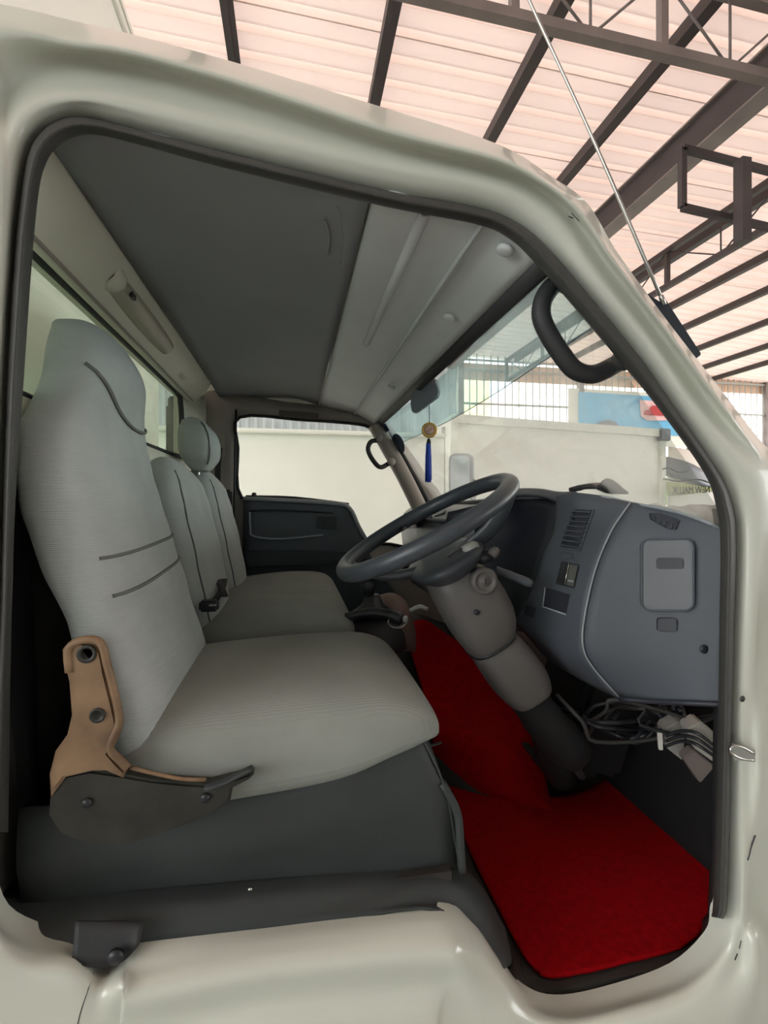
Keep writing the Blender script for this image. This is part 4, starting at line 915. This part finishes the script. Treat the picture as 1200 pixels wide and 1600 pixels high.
# pedals
def pedal(name, px, py, yy, label, top):
    p = empty(name, PY(px, py, yy), label, 'pedal'); c = PY(px, py, yy)
    bm = bmesh.new(); box(bm, c, (.02, .075, .09), Matrix.Rotation(R(-35), 3, 'Y'), .006); pad = obj('pad', bm, rubber_soft, p, smooth=False)
    for k in range(4):
        bm = bmesh.new(); box(bm, c+V((-.011, 0, .008))+Matrix.Rotation(R(-35), 3, 'Y')@V((0, 0, -.03+.02*k)), (.006, .07, .008), Matrix.Rotation(R(-35), 3, 'Y')); obj('tread_bar', bm, rubber, pad, smooth=False)
    obj('arm', tube([c+V((.01, 0, 0)), c+V((.08, 0, .10)), c+V((.10, 0, .30))], .009, 8, 3), steel_d, p)
pedal('pedal', 890, 1190, 1.28, 'worn square pedal with a pale pad beside the carpet notch', 0)
pedal('pedal', 838, 1185, 1.42, 'dark brake pedal hidden in shadow under the column', 0)
# pedal bracket mass and wiring under the dash
wr = empty('wiring_loom', PY(1000, 1130, 1.15), 'tangled dark wiring hanging beneath the dashboard', 'wiring')
rnd = random.Random(3)
for k in range(16):
    x0 = 860 + rnd.random()*120; pts_ = []
    for j in range(5):
        pts_.append(PY(x0 + j*(30+rnd.random()*28) , 1105 + rnd.random()*38 + 22*math.sin(j*1.3+k), 1.10 + rnd.random()*.22 - j*.03))
    obj('wire', tube(pts_, .003+rnd.random()*.004, 6, 4), (blackp, dash_d, rubber)[k % 3], wr)
obj('conduit', tube([PY(825, 1075, 1.3), PY(850, 1120, 1.33), PY(858, 1170, 1.36), PY(880, 1215, 1.38)], .045, 12, 4), rubber_soft, wr)
bmx = empty('pedal_bracket', PY(900, 1130, 1.4), 'black pressed steel pedal bracket under the dashboard', 'bracket')
bm = bmesh.new(); box(bm, PY(885, 1120, 1.4)+V((.06, 0, .03)), (.20, .26, .30), Matrix.Rotation(R(20), 3, 'Y'), .02); obj('housing', bm, black, bmx, smooth=False)
bm = bmesh.new(); box(bm, PY(985, 1150, 1.3), (.10, .01, .012), None, .002); obj('cross_rod', bm, galv, bmx, smooth=False)
obj('rod', tube([PY(978, 1150, 1.3), PY(985, 1118, 1.3)], .006, 8), galv, bmx)
fbx = empty('fuse_box', PY(1070, 1160, 1.05), 'pair of pale relay housings under the dash beside the door jamb', 'fuse box')
poly('housing', [PY(1038, 1140, 1.05), PY(1060, 1128, 1.05), PY(1072, 1132, 1.05), PY(1068, 1190, 1.05), PY(1040, 1168, 1.05)], mat('relay_beige', (176, 174, 166), .5), fbx, V((.02, .05, 0)), bev=.004)
poly('side_housing', [PY(1074, 1140, .98), PY(1095, 1128, .98), PY(1122, 1150, .98), PY(1120, 1195, .98), PY(1085, 1170, .98)], MATS['relay_beige'], fbx, V((.02, .05, 0)), bev=.004)
poly('bright_tab', [PY(1028, 1145, 1.04), PY(1035, 1145, 1.04), PY(1036, 1172, 1.04), PY(1030, 1172, 1.04)], boxw, fbx, V((.005, .01, 0)))
poly('lower_bracket', [PY(1068, 1185, 1.0), PY(1085, 1172, 1.0), PY(1118, 1198, 1.0), PY(1095, 1225, 1.0)], steel_m, fbx, V((.01, .03, 0)), bev=.003)
for k in range(3):
    obj('lead', tube([PY(1040, 1150+k*8, 1.03), PY(1065, 1142+k*8, 1.0), PY(1090, 1146+k*9, .96), PY(1122, 1170+k*8, .94)], .004, 6, 4), blackp, fbx)
# ================================================================ MIRROR, CHARM, STICKERS, HANDLES
mr = empty('rear_view_mirror', PY(662, 620, 1.72), 'grey backed interior mirror on its stalk under the windscreen header', 'mirror')
mq = [(645, 610), (652, 602), (676, 591), (681, 593), (684, 612), (682, 620), (650, 644), (644, 645), (641, 636), (641, 620)]
mp = [PY(x_, y_, 1.70 + (x_-662)*-.0015) for x_, y_ in mq]
poly('housing', mp, mirror_back, mr, V((.015, .012, 0)), bev=.003)
obj('stalk', tube([PY(664, 600, 1.72), PY(652, 582, 1.72), PY(640, 573, 1.74)], .008, 8, 3), mirror_back, mr)
obj('mount', lathe([(.02, 0), (.018, .02), (.01, .03)], PY(645, 574, 1.74), (.2, 0, 1), 14), console, mr)
ch = empty('hanging_charm', PY(671, 672, 1.72), 'gold disc charm with blue tassel hanging from the interior mirror', 'charm')
cc = PY(671, 672, 1.72)
obj('cord', tube([PY(670.5, 624, 1.72), PY(671, 645, 1.72), PY(671, 660, 1.72)], .0022, 6, 2), galv, ch)
dd = -FW
dsk = obj('disc', lathe([(.022, .006), (.0275, .004), (.029, 0), (.027, -.004), (.020, -.002)], cc, FW, 28), goldm, ch)
obj('inner_relief', lathe([(.0195, -.001), (.017, -.006), (.001, -.006)], cc, FW, 20), amber, dsk)
obj('bead_ring', tube([cc - FW*.006 + (RT*math.cos(a)+UP*math.sin(a))*.0245 for a in [k*math.pi/16 for k in range(32)]], .0016, 6, 1, closed=True), goldm, dsk)
obj('tassel_cap', lathe([(.002, .012), (.005, .008), (.008, 0), (.008, -.008)], PY(670, 690, 1.72), (0, 0, 1), 12), brack_dark, ch)
tz = bmesh.new(); tc0 = PY(669.5, 692, 1.72)
tassel = empty('x', (0, 0, 0)); bpy.data.objects.remove(tassel)
for k in range(46):
    a = rnd.random()*6.283; r0_ = .007*math.sqrt(rnd.random()); L_ = .132+rnd.random()*.014
    d_ = RT*math.cos(a)+FW*math.sin(a)
    tube([tc0+d_*r0_, tc0+d_*r0_*1.5-UP*L_*.4, tc0+d_*r0_*1.7-UP*L_], .0014, 5, 2, bm=tz)
o = obj('tassel', tz, bluet, ch); o['kind'] = 'stuff'
# stickers on the windscreen
sk1 = empty('x', (0, 0, 0)); bpy.data.objects.remove(sk1)
def wsnear(px, py):  # ray against windscreen surface
    lo, hi = .8, 2.57; best = None
    for k in range(400):
        y_ = lo+(hi-lo)*k/399; p = PY(px, py, y_); t = (2.03-p.z)/.50; q = ws(y_, t); e = abs(q.x-p.x)
        if best is None or e < best[0]: best = (e, p)
    return best[1]
def sticker(q, m, label, nm):
    pts_ = [wsnear(x_, y_) + V((-.012, 0, -.006)) for x_, y_ in q]; bm = bmesh.new(); bm.faces.new([bm.verts.new(p) for p in pts_]); toward(bm, thick=.001)
    tag(obj(nm, bm, m, smooth=False, loc=pts_[0]), label, 'sticker')
sticker([(598, 663), (606, 660), (612, 671), (604, 676)], stickm, 'small dark square sticker on the windscreen corner by the far pillar', 'square_sticker')
sticker([(626+13*math.cos(a)*.75+5*math.sin(a)*-.2+0, 692+14*math.sin(a)+8*math.cos(a)) for a in [k*math.pi/9 for k in range(18)]], stickm, 'oval dark blue sticker on the windscreen beside the far pillar', 'oval_sticker')
# grab handles on the pillars
fg = obj('grab_handle', tube([PY(592, 688, 2.46), PY(580, 690, 2.44), PY(575, 702, 2.42), (PY(582, 718, 2.42)), PY(594, 730, 2.42), PY(608, 724, 2.45)], .012, 10, 5), rubber_soft, cab, label='slim dark grab handle on the far windscreen pillar')
obj('mount', lathe([(.022, 0), (.022, -.01), (.01, -.014)], PY(611, 722, 2.43), (0, 1, 0), 12), sidetrim, fg)
obj('mount', lathe([(.020, 0), (.020, -.01), (.01, -.014)], PY(592, 686, 2.45), (0, 1, 0), 12), sidetrim, fg)
hp = [(880, 436), (862, 448), (848, 470), (846, 495), (856, 520), (876, 552), (898, 578), (925, 585), (950, 576), (978, 560)]
ng = obj('grab_handle', tube([PY(x_, y_, .835 if 0 < i < 9 else .825) for i, (x_, y_) in enumerate(hp)], .0175, 14, 5), rubber_soft, cab, label='thick black grab handle on the near windscreen pillar')
obj('mount', lathe([(.020, .01), (.020, -.004), (.012, -.010)], PY(888, 440, .812), (0, 1, 0), 14), rubber_soft, ng)
obj('mount', lathe([(.020, .01), (.020, -.004), (.012, -.010)], PY(975, 562, .812), (0, 1, 0), 14), rubber_soft, ng)
# outside far mirror
om = empty('door_mirror', PY(720, 760, 3.1), 'tall rounded exterior mirror beyond the steering wheel rim', 'mirror')
mo = [PY(x_, y_, 3.05) for x_, y_ in rrect(701, 708, 739, 815, 10)]
poly('housing', mo, mirror_back, om, V((.03, .05, 0)), bev=.006)
poly('mirror_glass', [PY(x_, y_, 3.04) for x_, y_ in rrect(704, 712, 734, 812, 8)], mirror_g, om, V((.004, .01, 0)))
obj('bracket', tube([PY(735, 745, 3.1), PY(744, 765, 3.0), PY(720, 830, 2.8), PY(690, 850, 2.68)], .012, 8, 4), blackp, om)
# aerial and navy plate on the outside of the near pillar
ae = empty('aerial', PY(1036, 470, .85), 'thin silver aerial rod rising from the outside of the near pillar', 'aerial')
obj('rod', tube([PY(1035, 470, .86), PY(930, 225, .87), PY(822, -10, .88), PY(760, -150, .89)], [.0034, .003, .0028, .0022], 8, 4), chrome, ae)
obj('base_joint', lathe([(.005, -.006), (.005, .012), (.003, .015)], PY(1036, 472, .86), (-.4, 0, 1), 10), chrome, ae)
poly('pillar_plate', [PY(1012, 458, .86), PY(1034, 472, .86), PY(1040, 466, .86), PY(1097, 553, .86), PY(1086, 562, .86), PY(1040, 510, .86)], navy, ae, V((.01, .04, 0)), bev=.002)
